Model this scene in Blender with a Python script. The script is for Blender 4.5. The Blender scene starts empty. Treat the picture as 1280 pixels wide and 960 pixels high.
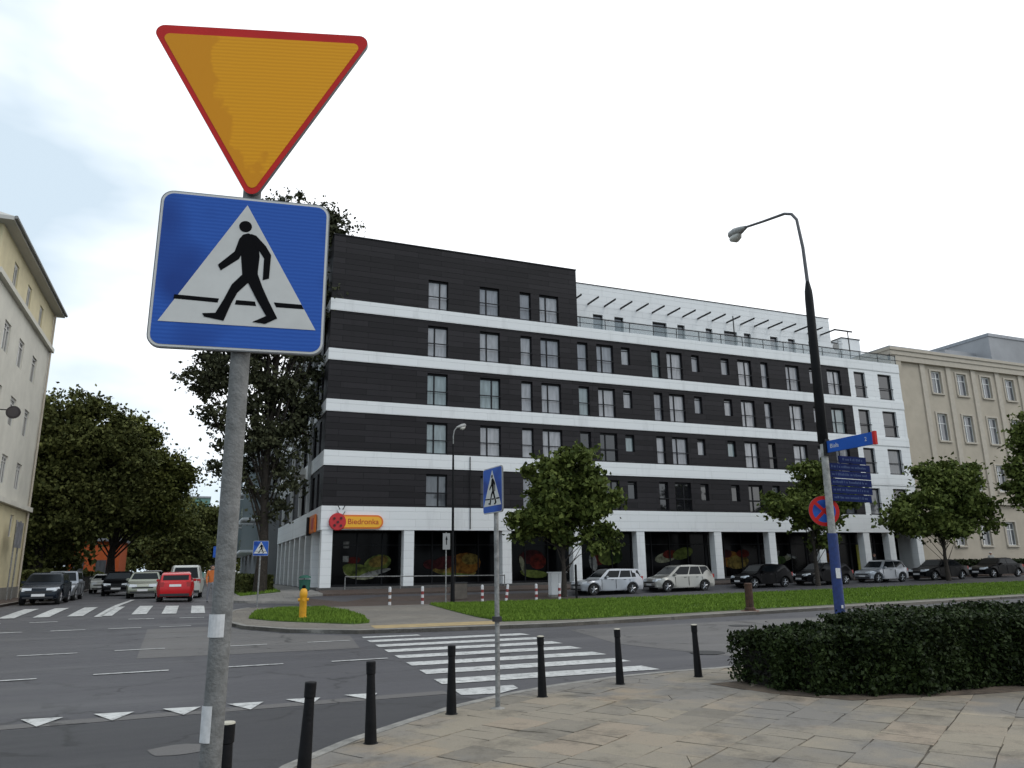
import bpy, bmesh, math, random
import numpy as np
from mathutils import Vector, Matrix
C = bpy.context.scene
COL = C.collection
R = math.radians

# ------------------------------------------------------------------ camera
yaw, pit, rol, FPX = 0.39300404, 0.24052179, -0.01479, 934.35
f = Vector((math.sin(yaw)*math.cos(pit), math.cos(yaw)*math.cos(pit), math.sin(pit)))
r = Vector((math.cos(yaw), -math.sin(yaw), 0)); u = r.cross(f)
r2 = math.cos(rol)*r + math.sin(rol)*u; u2 = -math.sin(rol)*r + math.cos(rol)*u
cd = bpy.data.cameras.new('camera'); cam = bpy.data.objects.new('camera', cd); COL.objects.link(cam)
cam.matrix_world = Matrix(((r2.x, u2.x, -f.x, 0), (r2.y, u2.y, -f.y, 0), (r2.z, u2.z, -f.z, 1.65), (0, 0, 0, 1)))
cd.sensor_fit = 'HORIZONTAL'; cd.sensor_width = 36; cd.lens = 36*FPX/1280
cd.clip_start = 0.05; cd.clip_end = 3000
C.camera = cam

# ------------------------------------------------------------------ light
W = bpy.data.worlds.new('World'); C.world = W; W.use_nodes = True
nt = W.node_tree; nt.nodes.clear()
def nd(t, ty, **kw):
    n = t.nodes.new(ty)
    for k, v in kw.items(): setattr(n, k, v)
    return n
SUN_EL, SUN_AZ = 48, 150
sky = nd(nt, 'ShaderNodeTexSky', sky_type='NISHITA', sun_disc=False)
sky.sun_elevation = R(SUN_EL); sky.sun_rotation = R(SUN_AZ)
tc = nd(nt, 'ShaderNodeTexCoord'); mp = nd(nt, 'ShaderNodeMapping'); mp.inputs['Scale'].default_value = (1, 1, 2.4)
nz = nd(nt, 'ShaderNodeTexNoise'); nz.inputs['Scale'].default_value = 2.1; nz.inputs['Detail'].default_value = 5; nz.inputs['Roughness'].default_value = .5
rp = nd(nt, 'ShaderNodeValToRGB'); rp.color_ramp.elements[0].position = .34; rp.color_ramp.elements[1].position = .62
rp.color_ramp.elements[0].color = (6.3, 7.5, 8.5, 1); rp.color_ramp.elements[1].color = (12.6, 12.9, 13.2, 1)
# thinner cloud towards the north-west, thick bright cloud to the east
dt = nd(nt, 'ShaderNodeVectorMath', operation='DOT_PRODUCT'); dt.inputs[1].default_value = (.93, .3, .2)
mr = nd(nt, 'ShaderNodeMapRange'); mr.inputs['From Min'].default_value = .16; mr.inputs['From Max'].default_value = .62
mr.inputs["To Min"].default_value = -.17; mr.inputs['To Max'].default_value = .4
ad = nd(nt, 'ShaderNodeMath', operation='ADD')
mx = nd(nt, 'ShaderNodeMixRGB'); mx.inputs['Fac'].default_value = .93
bg = nd(nt, 'ShaderNodeBackground'); bg.inputs['Strength'].default_value = .1
wo = nd(nt, 'ShaderNodeOutputWorld')
L = nt.links.new
L(tc.outputs['Generated'], mp.inputs['Vector']); L(mp.outputs['Vector'], nz.inputs['Vector'])
L(tc.outputs['Generated'], dt.inputs[0]); L(dt.outputs['Value'], mr.inputs['Value'])
L(nz.outputs['Fac'], ad.inputs[0]); L(mr.outputs['Result'], ad.inputs[1]); L(ad.outputs[0], rp.inputs['Fac'])
L(sky.outputs['Color'], mx.inputs['Color1']); L(rp.outputs['Color'], mx.inputs['Color2'])
L(mx.outputs['Color'], bg.inputs['Color']); L(bg.outputs['Background'], wo.inputs['Surface'])
sl = bpy.data.lights.new('sun', 'SUN'); sl.energy = .6; sl.angle = R(25); sl.color = (1, .97, .93)
so = bpy.data.objects.new('sun', sl); COL.objects.link(so)
az = R(SUN_AZ); el = R(SUN_EL)
sd = Vector((math.sin(az)*math.cos(el), math.cos(az)*math.cos(el), math.sin(el)))
so.rotation_euler = (-sd).to_track_quat('-Z', 'Y').to_euler()
vs = C.view_settings; vs.view_transform = 'Standard'; vs.look = 'None'; vs.exposure = .2; vs.gamma = 1; vs.use_curve_mapping = False
C.render.resolution_x = 1024; C.render.resolution_y = 768

# ------------------------------------------------------------------ materials
MC = {}
def mat(name, col, rough=.7, metal=0, var=0, vscale=3, col2=None, bump=0, bscale=40, spec=.5, detail=4, coat=0, lo=.35, hi=.65, attr=False):
    if name in MC: return MC[name]
    m = bpy.data.materials.new(name); MC[name] = m; m.use_nodes = True
    t = m.node_tree; b = t.nodes['Principled BSDF']
    b.inputs['Roughness'].default_value = rough; b.inputs['Metallic'].default_value = metal
    b.inputs['Specular IOR Level'].default_value = spec; b.inputs['Coat Weight'].default_value = coat
    b.inputs['Base Color'].default_value = (*col, 1)
    co = nd(t, 'ShaderNodeTexCoord')
    if var or col2:
        n = nd(t, 'ShaderNodeTexNoise'); n.inputs['Scale'].default_value = vscale; n.inputs['Detail'].default_value = detail
        n.inputs['Roughness'].default_value = .62
        t.links.new(co.outputs['Object'], n.inputs['Vector'])
        rmp = nd(t, 'ShaderNodeValToRGB'); rmp.color_ramp.elements[0].position = lo; rmp.color_ramp.elements[1].position = hi
        c2 = col2 or tuple(min(1, c*(1+var)) for c in col); c1 = col if col2 else tuple(c*(1-var) for c in col)
        rmp.color_ramp.elements[0].color = (*c1, 1); rmp.color_ramp.elements[1].color = (*c2, 1)
        src = n.outputs['Fac']
        if attr:
            a = nd(t, 'ShaderNodeAttribute'); a.attribute_name = 'rnd'
            mm = nd(t, 'ShaderNodeMath', operation='MULTIPLY_ADD'); mm.inputs[1].default_value = .45
            s2 = nd(t, 'ShaderNodeMath', operation='MULTIPLY_ADD'); s2.inputs[1].default_value = .6
            t.links.new(n.outputs['Fac'], s2.inputs[0]); s2.inputs[2].default_value = 0
            t.links.new(a.outputs['Fac'], mm.inputs[0]); t.links.new(s2.outputs[0], mm.inputs[2]); src = mm.outputs[0]
        t.links.new(src, rmp.inputs['Fac']); t.links.new(rmp.outputs['Color'], b.inputs['Base Color'])
    if bump:
        n2 = nd(t, 'ShaderNodeTexNoise'); n2.inputs['Scale'].default_value = bscale; n2.inputs['Detail'].default_value = 3
        bp = nd(t, 'ShaderNodeBump'); bp.inputs['Strength'].default_value = bump; bp.inputs['Distance'].default_value = .02
        t.links.new(co.outputs['Object'], n2.inputs['Vector']); t.links.new(n2.outputs['Fac'], bp.inputs['Height'])
        t.links.new(bp.outputs['Normal'], b.inputs['Normal'])
    return m

def mixc(t, a, b, fac, blend='MIX'):
    m = nd(t, 'ShaderNodeMixRGB', blend_type=blend)
    for i, v in ((1, a), (2, b)):
        if isinstance(v, tuple): m.inputs[i].default_value = (*v, 1)
        else: t.links.new(v, m.inputs[i])
    if isinstance(fac, (int, float)): m.inputs[0].default_value = fac
    else: t.links.new(fac, m.inputs[0])
    return m.outputs[0]
def noise(t, vec, scale, detail=4, rough=.6, lo=None, hi=None):
    n = nd(t, 'ShaderNodeTexNoise'); n.inputs['Scale'].default_value = scale; n.inputs['Detail'].default_value = detail; n.inputs['Roughness'].default_value = rough
    t.links.new(vec, n.inputs['Vector'])
    if lo is None: return n.outputs['Fac']
    q = nd(t, 'ShaderNodeMapRange'); q.inputs['From Min'].default_value = lo; q.inputs['From Max'].default_value = hi
    t.links.new(n.outputs['Fac'], q.inputs['Value']); return q.outputs['Result']
def mapping(t, src, scale=(1, 1, 1), rot=(0, 0, 0), loc=(0, 0, 0)):
    m = nd(t, 'ShaderNodeMapping'); m.inputs['Scale'].default_value = scale; m.inputs['Rotation'].default_value = rot; m.inputs['Location'].default_value = loc
    t.links.new(src, m.inputs['Vector']); return m.outputs[0]
def start(name, rough=.8, spec=.4):
    m = bpy.data.materials.new(name); m.use_nodes = True; t = m.node_tree; b = t.nodes['Principled BSDF']
    b.inputs['Roughness'].default_value = rough; b.inputs['Specular IOR Level'].default_value = spec
    co = nd(t, 'ShaderNodeTexCoord'); return m, t, b, co.outputs['Object']
def setbump(t, b, h, s=.4, d=.01):
    bp = nd(t, 'ShaderNodeBump'); bp.inputs['Strength'].default_value = s; bp.inputs['Distance'].default_value = d
    t.links.new(h, bp.inputs['Height']); t.links.new(bp.outputs['Normal'], b.inputs['Normal'])

def asphalt(name, base, dark, light):
    m, t, b, v = start(name, .62, .45)
    big = noise(t, mapping(t, v, (.12, .6, 1)), 1.2, 5, .6, .35, .68)
    fine = noise(t, v, 55, 3, .7, .3, .7)
    spots = noise(t, mapping(t, v, (1, 1, 1)), 2.3, 6, .7, .60, .74)
    c = mixc(t, dark, base, big); c = mixc(t, c, light, noise(t, mapping(t, v, (.05, .45, 1), loc=(3, 1, 0)), 1.5, 3, .5, .52, .75))
    c = mixc(t, c, tuple(x*.62 for x in base), spots)
    m2 = mixc(t, c, tuple(x*1.9 for x in base), mixc(t, (0, 0, 0), (.3, .3, .3), fine))
    # cracks
    vo = nd(t, 'ShaderNodeTexVoronoi', feature='DISTANCE_TO_EDGE'); vo.inputs['Scale'].default_value = .35
    nn = nd(t, 'ShaderNodeTexNoise'); nn.inputs['Scale'].default_value = 2.5; nn.inputs['Detail'].default_value = 5
    t.links.new(v, nn.inputs['Vector'])
    va = nd(t, 'ShaderNodeVectorMath', operation='MULTIPLY_ADD'); va.inputs[1].default_value = (.9, .9, 0)
    t.links.new(nn.outputs['Color'], va.inputs[0]); t.links.new(v, va.inputs[2]); t.links.new(va.outputs[0], vo.inputs['Vector'])
    cr = nd(t, 'ShaderNodeMapRange'); cr.inputs['From Min'].default_value = .004; cr.inputs['From Max'].default_value = .016
    t.links.new(vo.outputs['Distance'], cr.inputs['Value'])
    brk = noise(t, v, .8, 2, .5, .45, .6)
    mxx = nd(t, 'ShaderNodeMath', operation='MAXIMUM'); t.links.new(cr.outputs[0], mxx.inputs[0]); t.links.new(brk, mxx.inputs[1])
    m3 = mixc(t, tuple(x*.45 for x in base), m2, mxx.outputs[0])
    t.links.new(m3, b.inputs['Base Color']); setbump(t, b, fine, .35, .006)
    rr = nd(t, 'ShaderNodeMapRange'); rr.inputs['To Min'].default_value = .5; rr.inputs['To Max'].default_value = .8
    t.links.new(big, rr.inputs['Value']); t.links.new(rr.outputs[0], b.inputs['Roughness'])
    return m
M_road = asphalt('asphalt', (.060, .058, .063), (.040, .039, .043), (.084, .081, .083))
M_road_s = asphalt('asphalt_old', (.034, .033, .036), (.020, .020, .022), (.052, .050, .052))
M_patch = asphalt('asphalt_patch', (.098, .092, .088), (.078, .074, .072), (.115, .108, .102))

def slabs(name, ca, cb, cg, sx, sy, rot=.0, mort=.012, wob=.02, jc=(.03, .026, .02), off=.5, cracks=False):
    m, t, b, v = start(name, .85, .3)
    nn = nd(t, 'ShaderNodeTexNoise'); nn.inputs['Scale'].default_value = 1.6; nn.inputs['Detail'].default_value = 4; t.links.new(v, nn.inputs['Vector'])
    va = nd(t, 'ShaderNodeVectorMath', operation='MULTIPLY_ADD'); va.inputs[1].default_value = (wob*4, wob*4, 0)
    t.links.new(nn.outputs['Color'], va.inputs[0]); t.links.new(v, va.inputs[2])
    w = mapping(t, va.outputs[0], (1, 1, 1), (0, 0, rot))
    br = nd(t, 'ShaderNodeTexBrick'); br.offset = off; br.inputs['Scale'].default_value = 1
    br.inputs['Brick Width'].default_value = sx; br.inputs['Row Height'].default_value = sy
    br.inputs['Mortar Size'].default_value = mort; br.inputs['Mortar Smooth'].default_value = .3; br.inputs['Bias'].default_value = 0
    br.inputs['Color1'].default_value = (0, 0, 0, 1); br.inputs['Color2'].default_value = (1, 1, 1, 1); br.inputs['Mortar'].default_value = (.5, .5, .5, 1)
    t.links.new(w, br.inputs['Vector'])
    c = mixc(t, ca, cb, br.outputs['Color'])
    zone = noise(t, mapping(t, v, (1, 1, 1), loc=(2.3, .7, 0)), .38, 3, .5, .47, .56)
    c = mixc(t, c, cg, zone)
    c = mixc(t, c, tuple(x*.5 for x in ca), noise(t, v, 3.5, 6, .7, .55, .8))
    c = mixc(t, c, tuple(min(1, x*1.35) for x in cb), noise(t, v, 1.3, 4, .6, .6, .85))
    fine = noise(t, v, 70, 3, .7, .2, .8)
    c = mixc(t, c, tuple(x*.6 for x in ca), mixc(t, (0, 0, 0), (.45, .45, .45), fine))
    # joints show only in places
    jn = noise(t, v, 1.9, 4, .7, .42 if cracks else .34, .60)
    jm = nd(t, 'ShaderNodeMath', operation='MULTIPLY'); t.links.new(br.outputs['Fac'], jm.inputs[0]); t.links.new(jn, jm.inputs[1])
    c = mixc(t, c, jc, jm.outputs[0])
    if cracks:
        c = mixc(t, c, (.33, .25, .15), noise(t, mapping(t, v, (1, 1, 1), loc=(9, 4, 0)), .55, 4, .6, .56, .72))
        c = mixc(t, c, tuple(x*.42 for x in ca), noise(t, mapping(t, v, (1, 1, 1), loc=(1, 7, 0)), 1.1, 7, .75, .56, .74))
        vo = nd(t, 'ShaderNodeTexVoronoi', feature='DISTANCE_TO_EDGE'); vo.inputs['Scale'].default_value = 1.25; t.links.new(va.outputs[0], vo.inputs['Vector'])
        cr = nd(t, 'ShaderNodeMapRange'); cr.inputs['From Min'].default_value = .012; cr.inputs['From Max'].default_value = .003; t.links.new(vo.outputs['Distance'], cr.inputs['Value'])
        ck = nd(t, 'ShaderNodeMath', operation='MULTIPLY'); t.links.new(cr.outputs[0], ck.inputs[0]); t.links.new(noise(t, mapping(t, v, (1, 1, 1), loc=(5, 5, 0)), 1.2, 3, .6, .48, .56), ck.inputs[1])
        c = mixc(t, c, jc, ck.outputs[0])
    t.links.new(c, b.inputs['Base Color'])
    hh = nd(t, 'ShaderNodeMath', operation='MULTIPLY_ADD'); hh.inputs[1].default_value = -1.5
    t.links.new(br.outputs['Fac'], hh.inputs[0]); t.links.new(fine, hh.inputs[2]); setbump(t, b, hh.outputs[0], .5, .006)
    return m
def flagmat():
    m, t, b, v = start('flagstone', .85, .25)
    a = nd(t, 'ShaderNodeAttribute'); a.attribute_name = 'rnd'
    rp_ = nd(t, 'ShaderNodeValToRGB'); e = rp_.color_ramp.elements
    e[0].position = 0; e[0].color = (.20, .178, .145, 1); e[1].position = 1; e[1].color = (.40, .335, .245, 1)
    for p_, c_ in ((.3, (.27, .238, .190)), (.62, (.32, .275, .208)), (.85, (.345, .275, .205))): q = e.new(p_); q.color = (*c_, 1)
    t.links.new(a.outputs['Fac'], rp_.inputs['Fac']); c = rp_.outputs['Color']
    c = mixc(t, c, (.215, .200, .180), noise(t, mapping(t, v, (1, 1, 1), loc=(2.3, .7, 0)), .42, 4, .6, .48, .58))
    c = mixc(t, c, (.40, .30, .185), noise(t, mapping(t, v, (1, 1, 1), loc=(9, 4, 0)), .5, 5, .65, .58, .78))
    c = mixc(t, c, (.085, .074, .058), noise(t, mapping(t, v, (1, 1, 1), loc=(1, 7, 0)), 1.3, 8, .8, .50, .74)); c = mixc(t, c, (.36, .32, .24), noise(t, mapping(t, v, (1, 1, 1), loc=(4, 2, 0)), 2.1, 6, .7, .58, .80))
    c = mixc(t, c, (.07, .062, .052), noise(t, v, 11, 5, .75, .62, .80))
    fine = noise(t, v, 85, 3, .75, .25, .75); c = mixc(t, c, (.10, .09, .078), mixc(t, (0, 0, 0), (.5, .5, .5), fine))
    t.links.new(c, b.inputs['Base Color']); setbump(t, b, mixc(t, fine, noise(t, v, 14, 5, .7), .5), .5, .008); return m
M_flag = flagmat()
M_joint = mat('joint_sand', (.035, .029, .022), .95, col2=(.15, .13, .10), vscale=1.6, lo=.45, hi=.6, bump=.4)
M_path = slabs('path_slabs', (.18, .16, .135), (.22, .20, .17), (.17, .155, .135), .5, .5, 0, .012, .005, (.1, .09, .08))
M_paver = slabs('brown_pavers', (.085, .062, .052), (.12, .088, .072), (.095, .075, .065), .2, .1, R(45), .008, .004, (.05, .04, .035))
M_walk = slabs('far_pavement', (.24, .23, .21), (.29, .27, .25), (.22, .21, .195), .5, .5, 0, .012, .005, (.1, .09, .08))
M_kerb = mat('kerbstone', (.22, .21, .19), .85, var=.25, vscale=6, bump=.2)
M_tact = mat('yellow_slabs', (.34, .25, .12), .85, var=.15, vscale=4)
def paint():
    m, t, b, v = start('road_paint', .6, .4)
    wn = noise(t, v, 7, 7, .8, .52, .33)
    c = mixc(t, (.56, .56, .54), (.42, .42, .41), noise(t, v, 1.2, 4, .6, .4, .7)); c = mixc(t, c, (.13, .13, .13), wn)
    t.links.new(c, b.inputs['Base Color']); return m
M_paint = paint()
M_ground = mat('ground_soil', (.055, .065, .035), .95, var=.3, vscale=.3)
M_soil = mat('brown_soil', (.09, .065, .045), .95, var=.4, vscale=5, bump=.5, bscale=25)
M_grassb = mat('turf', (.055, .095, .016), .95, var=.35, vscale=.8, detail=7)
M_grass = mat('grass_blade', (.066, .118, .014), .8, spec=.12, col2=(.150, .235, .032), vscale=.35, attr=True, lo=.2, hi=.8)
M_white = None
def clad(name, col, h, w, dk, rough=.55, var=.1, sp_=.4):
    m, t, b, v = start(name, rough, sp_)
    sp = nd(t, 'ShaderNodeSeparateXYZ'); t.links.new(v, sp.inputs[0])
    s = nd(t, 'ShaderNodeMath', operation='ADD'); t.links.new(sp.outputs[0], s.inputs[0]); t.links.new(sp.outputs[1], s.inputs[1])
    cb_ = nd(t, 'ShaderNodeCombineXYZ'); t.links.new(s.outputs[0], cb_.inputs[0]); t.links.new(sp.outputs[2], cb_.inputs[1])
    br = nd(t, 'ShaderNodeTexBrick'); br.offset = .5; br.inputs['Scale'].default_value = 1
    br.inputs['Brick Width'].default_value = w; br.inputs['Row Height'].default_value = h
    br.inputs['Mortar Size'].default_value = .014; br.inputs['Mortar Smooth'].default_value = .4
    br.inputs['Color1'].default_value = (0, 0, 0, 1); br.inputs['Color2'].default_value = (1, 1, 1, 1)
    t.links.new(cb_.outputs[0], br.inputs['Vector'])
    c = mixc(t, tuple(x*(1-var) for x in col), tuple(min(1, x*(1+var)) for x in col), br.outputs['Color'])
    c = mixc(t, c, tuple(x*.8 for x in col), noise(t, mapping(t, v, (1, 1, .15)), 1.1, 5, .7, .55, .8))
    c = mixc(t, c, dk, br.outputs['Fac']); t.links.new(c, b.inputs['Base Color'])
    iv = nd(t, 'ShaderNodeMath', operation='MULTIPLY'); iv.inputs[1].default_value = -1; t.links.new(br.outputs['Fac'], iv.inputs[0])
    setbump(t, b, iv.outputs[0], .6, .02)
    return m
M_dark = clad('dark_cladding', (.020, .018, .020), .36, 3.1, (.003, .003, .004), .6, .28, .18)
M_white = clad('white_panels', (.74, .75, .75), .45, 3.1, (.63, .64, .64), .6, .02)
M_whiter = mat('white_render', (.72, .73, .73), .8, var=.04, vscale=1.5)
M_frame = mat('anthracite_frame', (.010, .010, .012), .5, spec=.2)
M_soffit = mat('soffit_grey', (.10, .10, .10), .8, var=.1)
def glass(name, col, rough=.08, var=.17, sc=.5):
    m, t, b, v = start(name, rough, .8)
    c = mixc(t, tuple(x*(1-var) for x in col), tuple(x*(1+var) for x in col), noise(t, mapping(t, v, (2.5, 2.5, .5)), sc*4, 2, .5, .35, .65))
    t.links.new(c, b.inputs['Base Color']); b.inputs['Coat Weight'].default_value = .3; b.inputs['Coat Roughness'].default_value = .03
    return m
G_cur = glass('curtained_glass', (.29, .29, .305)); G_cur2 = glass('net_curtain_glass', (.20, .205, .225)); G_cur3 = glass('teal_tinted_glass', (.21, .255, .26))
G_dark = glass('dark_glass', (.012, .012, .014), .06); G_mid = glass('grey_glass', (.10, .105, .115), .06)
G_shop = glass('shop_glass', (.003, .003, .0035), .12, .4, .1)
G_shop.node_tree.nodes['Principled BSDF'].inputs['Specular IOR Level'].default_value = .08
G_shop.node_tree.nodes['Principled BSDF'].inputs['Coat Weight'].default_value = 0
G_car = mat('car_glass', (.008, .010, .012), .12, spec=.18)
M_steel = mat('galvanised_steel', (.22, .22, .215), .55, .35, var=.35, vscale=18, bump=.15)
M_pole = mat('weathered_grey_pole', (.13, .13, .125), .75, .2, col2=(.20, .20, .195), vscale=26, detail=8, bump=.3, bscale=90)
M_black = mat('black_paint', (.005, .005, .006), .5, var=.3, vscale=8, bump=.15, bscale=30, spec=.18)
M_tyre = mat('tyre_rubber', (.012, .012, .012), .8)
M_rim = mat('alloy_rim', (.45, .46, .48), .35, .7)
M_plas = mat('dark_plastic', (.02, .02, .022), .6)
M_lampg = mat('headlight_glass', (.62, .65, .68), .1, spec=.8)
M_tail = mat('tail_light', (.35, .01, .01), .2, spec=.8)
M_plate = mat('licence_plate', (.7, .7, .7), .5)
M_cream = mat('cream_plaster', (.60, .53, .34), .9, var=.08, vscale=.8)
M_pale = mat('pale_plaster', (.58, .56, .49), .9, var=.07, vscale=.8)
M_beige = mat('beige_plaster', (.43, .375, .30), .9, var=.08, vscale=.6)
M_beigeT = mat('beige_trim', (.46, .41, .34), .9, var=.06)
M_roofm = mat('grey_roof_metal', (.27, .28, .30), .5, .3, var=.1)
M_bark = mat('bark', (.035, .028, .022), .95, var=.4, vscale=9, bump=.6, bscale=30)
M_gold = mat('gold_trim', (.5, .4, .1), .5)

# ------------------------------------------------------------------ object helpers
def finish(o, label=None, cat=None, group=None, kind=None):
    if label: o['label'] = label
    if cat: o['category'] = cat
    if group: o['group'] = group
    if kind: o['kind'] = kind
    return o
def thing(name, label, cat, loc=(0, 0, 0), rz=0, group=None, tilt=None):
    o = bpy.data.objects.new(name, None); COL.objects.link(o); o.location = loc
    o.rotation_euler = (tilt[0], tilt[1], rz) if tilt else (0, 0, rz); o.empty_display_size = .2
    return finish(o, label, cat, group)
class MB:
    def __init__(s, mp=None): s.v = []; s.f = []; s.mp = mp
    def add(s, vs, fs):
        n = len(s.v)
        for p in vs: s.v.append(tuple(s.mp(*p)) if s.mp else tuple(p))
        for q in fs: s.f.append(tuple(i+n for i in q))
        return s
    def box(s, x0, x1, y0, y1, z0, z1):
        return s.add([(x0, y0, z0), (x1, y0, z0), (x1, y1, z0), (x0, y1, z0), (x0, y0, z1), (x1, y0, z1), (x1, y1, z1), (x0, y1, z1)],
                     [(0, 3, 2, 1), (4, 5, 6, 7), (0, 1, 5, 4), (1, 2, 6, 5), (2, 3, 7, 6), (3, 0, 4, 7)])
    def tube(s, pts, rad, n=10, cap=True):
        P = [Vector(p) for p in pts]; rad = rad if hasattr(rad, '__len__') else [rad]*len(P)
        vs = []; fs = []; ref = None
        for i, p in enumerate(P):
            d = (P[min(i+1, len(P)-1)]-P[max(i-1, 0)]).normalized()
            if ref is None: ref = d.orthogonal().normalized()
            a = (ref - d*ref.dot(d)).normalized(); ref = a; b = d.cross(a)
            for k in range(n):
                t = 2*math.pi*k/n; q = p+(a*math.cos(t)+b*math.sin(t))*rad[i]; vs.append(q)
        for i in range(len(P)-1):
            for k in range(n):
                a = i*n+k; b = i*n+(k+1) % n; fs.append((a, b, b+n, a+n))
        if cap: fs.append(tuple(range(n))[::-1]); fs.append(tuple(range((len(P)-1)*n, len(P)*n)))
        return s.add(vs, fs)
    def lathe(s, prof, n=16, c=(0, 0, 0), axis='z'):
        vs = []; fs = []
        for (rr, h) in prof:
            for k in range(n):
                t = 2*math.pi*k/n; x, y = rr*math.cos(t), rr*math.sin(t)
                q = (x, y, h) if axis == 'z' else (x, h, y)
                vs.append((q[0]+c[0], q[1]+c[1], q[2]+c[2]))
        for i in range(len(prof)-1):
            for k in range(n):
                a = i*n+k; b = i*n+(k+1) % n; fs.append((a, b, b+n, a+n) if axis == 'z' else (a+n, b+n, b, a))
        fs.append(tuple(range(n))[::-1]); fs.append(tuple(range((len(prof)-1)*n, len(prof)*n)))
        return s.add(vs, fs)
    def build(s, name, m, parent=None, smooth=None, bevel=0, fix=True):
        me = bpy.data.meshes.new(name); me.from_pydata(s.v, [], s.f); me.materials.append(m)
        if fix:
            bm = bmesh.new(); bm.from_mesh(me); bmesh.ops.recalc_face_normals(bm, faces=bm.faces)
            if bevel: bmesh.ops.bevel(bm, geom=[e for e in bm.edges if len(e.link_faces) == 2 and e.calc_face_angle(0) > R(35)], offset=bevel, segments=2, affect='EDGES', clamp_overlap=True)
            bm.to_mesh(me); bm.free()
        if smooth: 
            for p in me.polygons: p.use_smooth = True
            me.set_sharp_from_angle(angle=R(smooth))
        me.update()
        o = bpy.data.objects.new(name, me); COL.objects.link(o)
        if parent: o.parent = parent
        return o
def extrude_poly(pts, d0, d1, fr):
    """flat outline pts (u,v) given thickness from d0 to d1 along the third axis, fr maps (u,v,d)->xyz"""
    bm = bmesh.new()
    a = [bm.verts.new(fr(p[0], p[1], d1)) for p in pts]; b = [bm.verts.new(fr(p[0], p[1], d0)) for p in pts]
    f1 = bm.faces.new(a); f2 = bm.faces.new(b[::-1]); n = len(pts)
    for i in range(n): bm.faces.new((a[(i+1) % n], a[i], b[i], b[(i+1) % n]))
    bm.normal_update(); bmesh.ops.triangulate(bm, faces=[f1, f2]); bmesh.ops.recalc_face_normals(bm, faces=bm.faces)
    return bm
def bmobj(bm, name, m, parent=None, smooth=None):
    me = bpy.data.meshes.new(name); bm.to_mesh(me); bm.free(); me.materials.append(m)
    if smooth:
        for p in me.polygons: p.use_smooth = True
        me.set_sharp_from_angle(angle=R(smooth))
    o = bpy.data.objects.new(name, me); COL.objects.link(o)
    if parent: o.parent = parent
    return o
def bmjoin(lst):
    out = bmesh.new()
    for b in lst:
        me = bpy.data.meshes.new('tmp'); b.to_mesh(me); b.free(); out.from_mesh(me); bpy.data.meshes.remove(me)
    return out
def copy_tree(o, parent=None):
    c = o.copy(); COL.objects.link(c)
    if parent: c.parent = parent
    for ch in [x for x in KIDS(o)]: copy_tree(ch, c)
    return c
def KIDS(o): return [x for x in bpy.data.objects if x.parent == o]
def text_mesh(txt, size, name, m, parent, fr, ext=.004):
    cu = bpy.data.curves.new('t', 'FONT'); cu.body = txt; cu.size = size; cu.extrude = ext; cu.align_x = 'CENTER'; cu.align_y = 'CENTER'
    cu.resolution_u = 3
    o = bpy.data.objects.new('t', cu); COL.objects.link(o)
    me = bpy.data.meshes.new_from_object(o.evaluated_get(bpy.context.evaluated_depsgraph_get()))
    COL.objects.unlink(o); bpy.data.objects.remove(o)
    for v in me.vertices: v.co = fr(v.co.x, v.co.y, v.co.z)
    me.materials.clear(); me.materials.append(m); me.name = name
    q = bpy.data.objects.new(name, me); COL.objects.link(q); q.parent = parent
    return q

# ------------------------------------------------------------------ terrain
def sm(t): t = max(0, min(1, t)); return t*t*(3-2*t)
def lerp_tab(x, tab):
    if x <= tab[0][0]: return tab[0][1]
    for (a, b), (c, d) in zip(tab, tab[1:]):
        if x <= c: return b+(d-b)*(x-a)/(c-a)
    return tab[-1][1]
def gz(x, y):
    w = lerp_tab(x, [(-2, .3), (6, .06), (20, 0), (45, .28), (56, .4), (90, .5)])
    z = sm((y-24)/14)*w
    if y > 40: z += sm((y-40)/2.6)*max(0, .48-w)*sm((x-1)/4)
    return z
def sheet(name, poly, dz, m, thick=0, step=2.0, label=None, kind='structure', zf=gz):
    bm = bmesh.new(); vs = [bm.verts.new((x, y, 0)) for x, y in poly]; fc = bm.faces.new(vs)
    if thick:
        bound = list(poly)
    bm.normal_update(); bmesh.ops.triangulate(bm, faces=[fc])
    xs = [p[0] for p in poly]; ys = [p[1] for p in poly]
    def cuts(a, b, lo, hi):
        k = max(a, lo); out = []
        while k < min(b, hi): out.append(k+.0137); k += step
        return out
    for k in cuts(min(xs), max(xs), -10, 92):
        if max(ys) > 24: bmesh.ops.bisect_plane(bm, geom=bm.verts[:]+bm.edges[:]+bm.faces[:], plane_co=(k, 0, 0), plane_no=(1, 0, 0))
    for k in cuts(min(ys), max(ys), 22, 50):
        bmesh.ops.bisect_plane(bm, geom=bm.verts[:]+bm.edges[:]+bm.faces[:], plane_co=(0, k, 0), plane_no=(0, 1, 0))
    for v in bm.verts: v.co.z = zf(v.co.x, v.co.y)+dz
    if thick:
        be = [e for e in bm.edges if len(e.link_faces) == 1]
        ret = bmesh.ops.extrude_edge_only(bm, edges=be)
        for v in [g for g in ret['geom'] if isinstance(g, bmesh.types.BMVert)]: v.co.z -= thick
    bmesh.ops.recalc_face_normals(bm, faces=bm.faces)
    if sum(f.normal.z*f.calc_area() for f in bm.faces) < 0: bmesh.ops.reverse_faces(bm, faces=bm.faces)
    o = bmobj(bm, name, m)
    if kind: o['kind'] = kind
    return o
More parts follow.
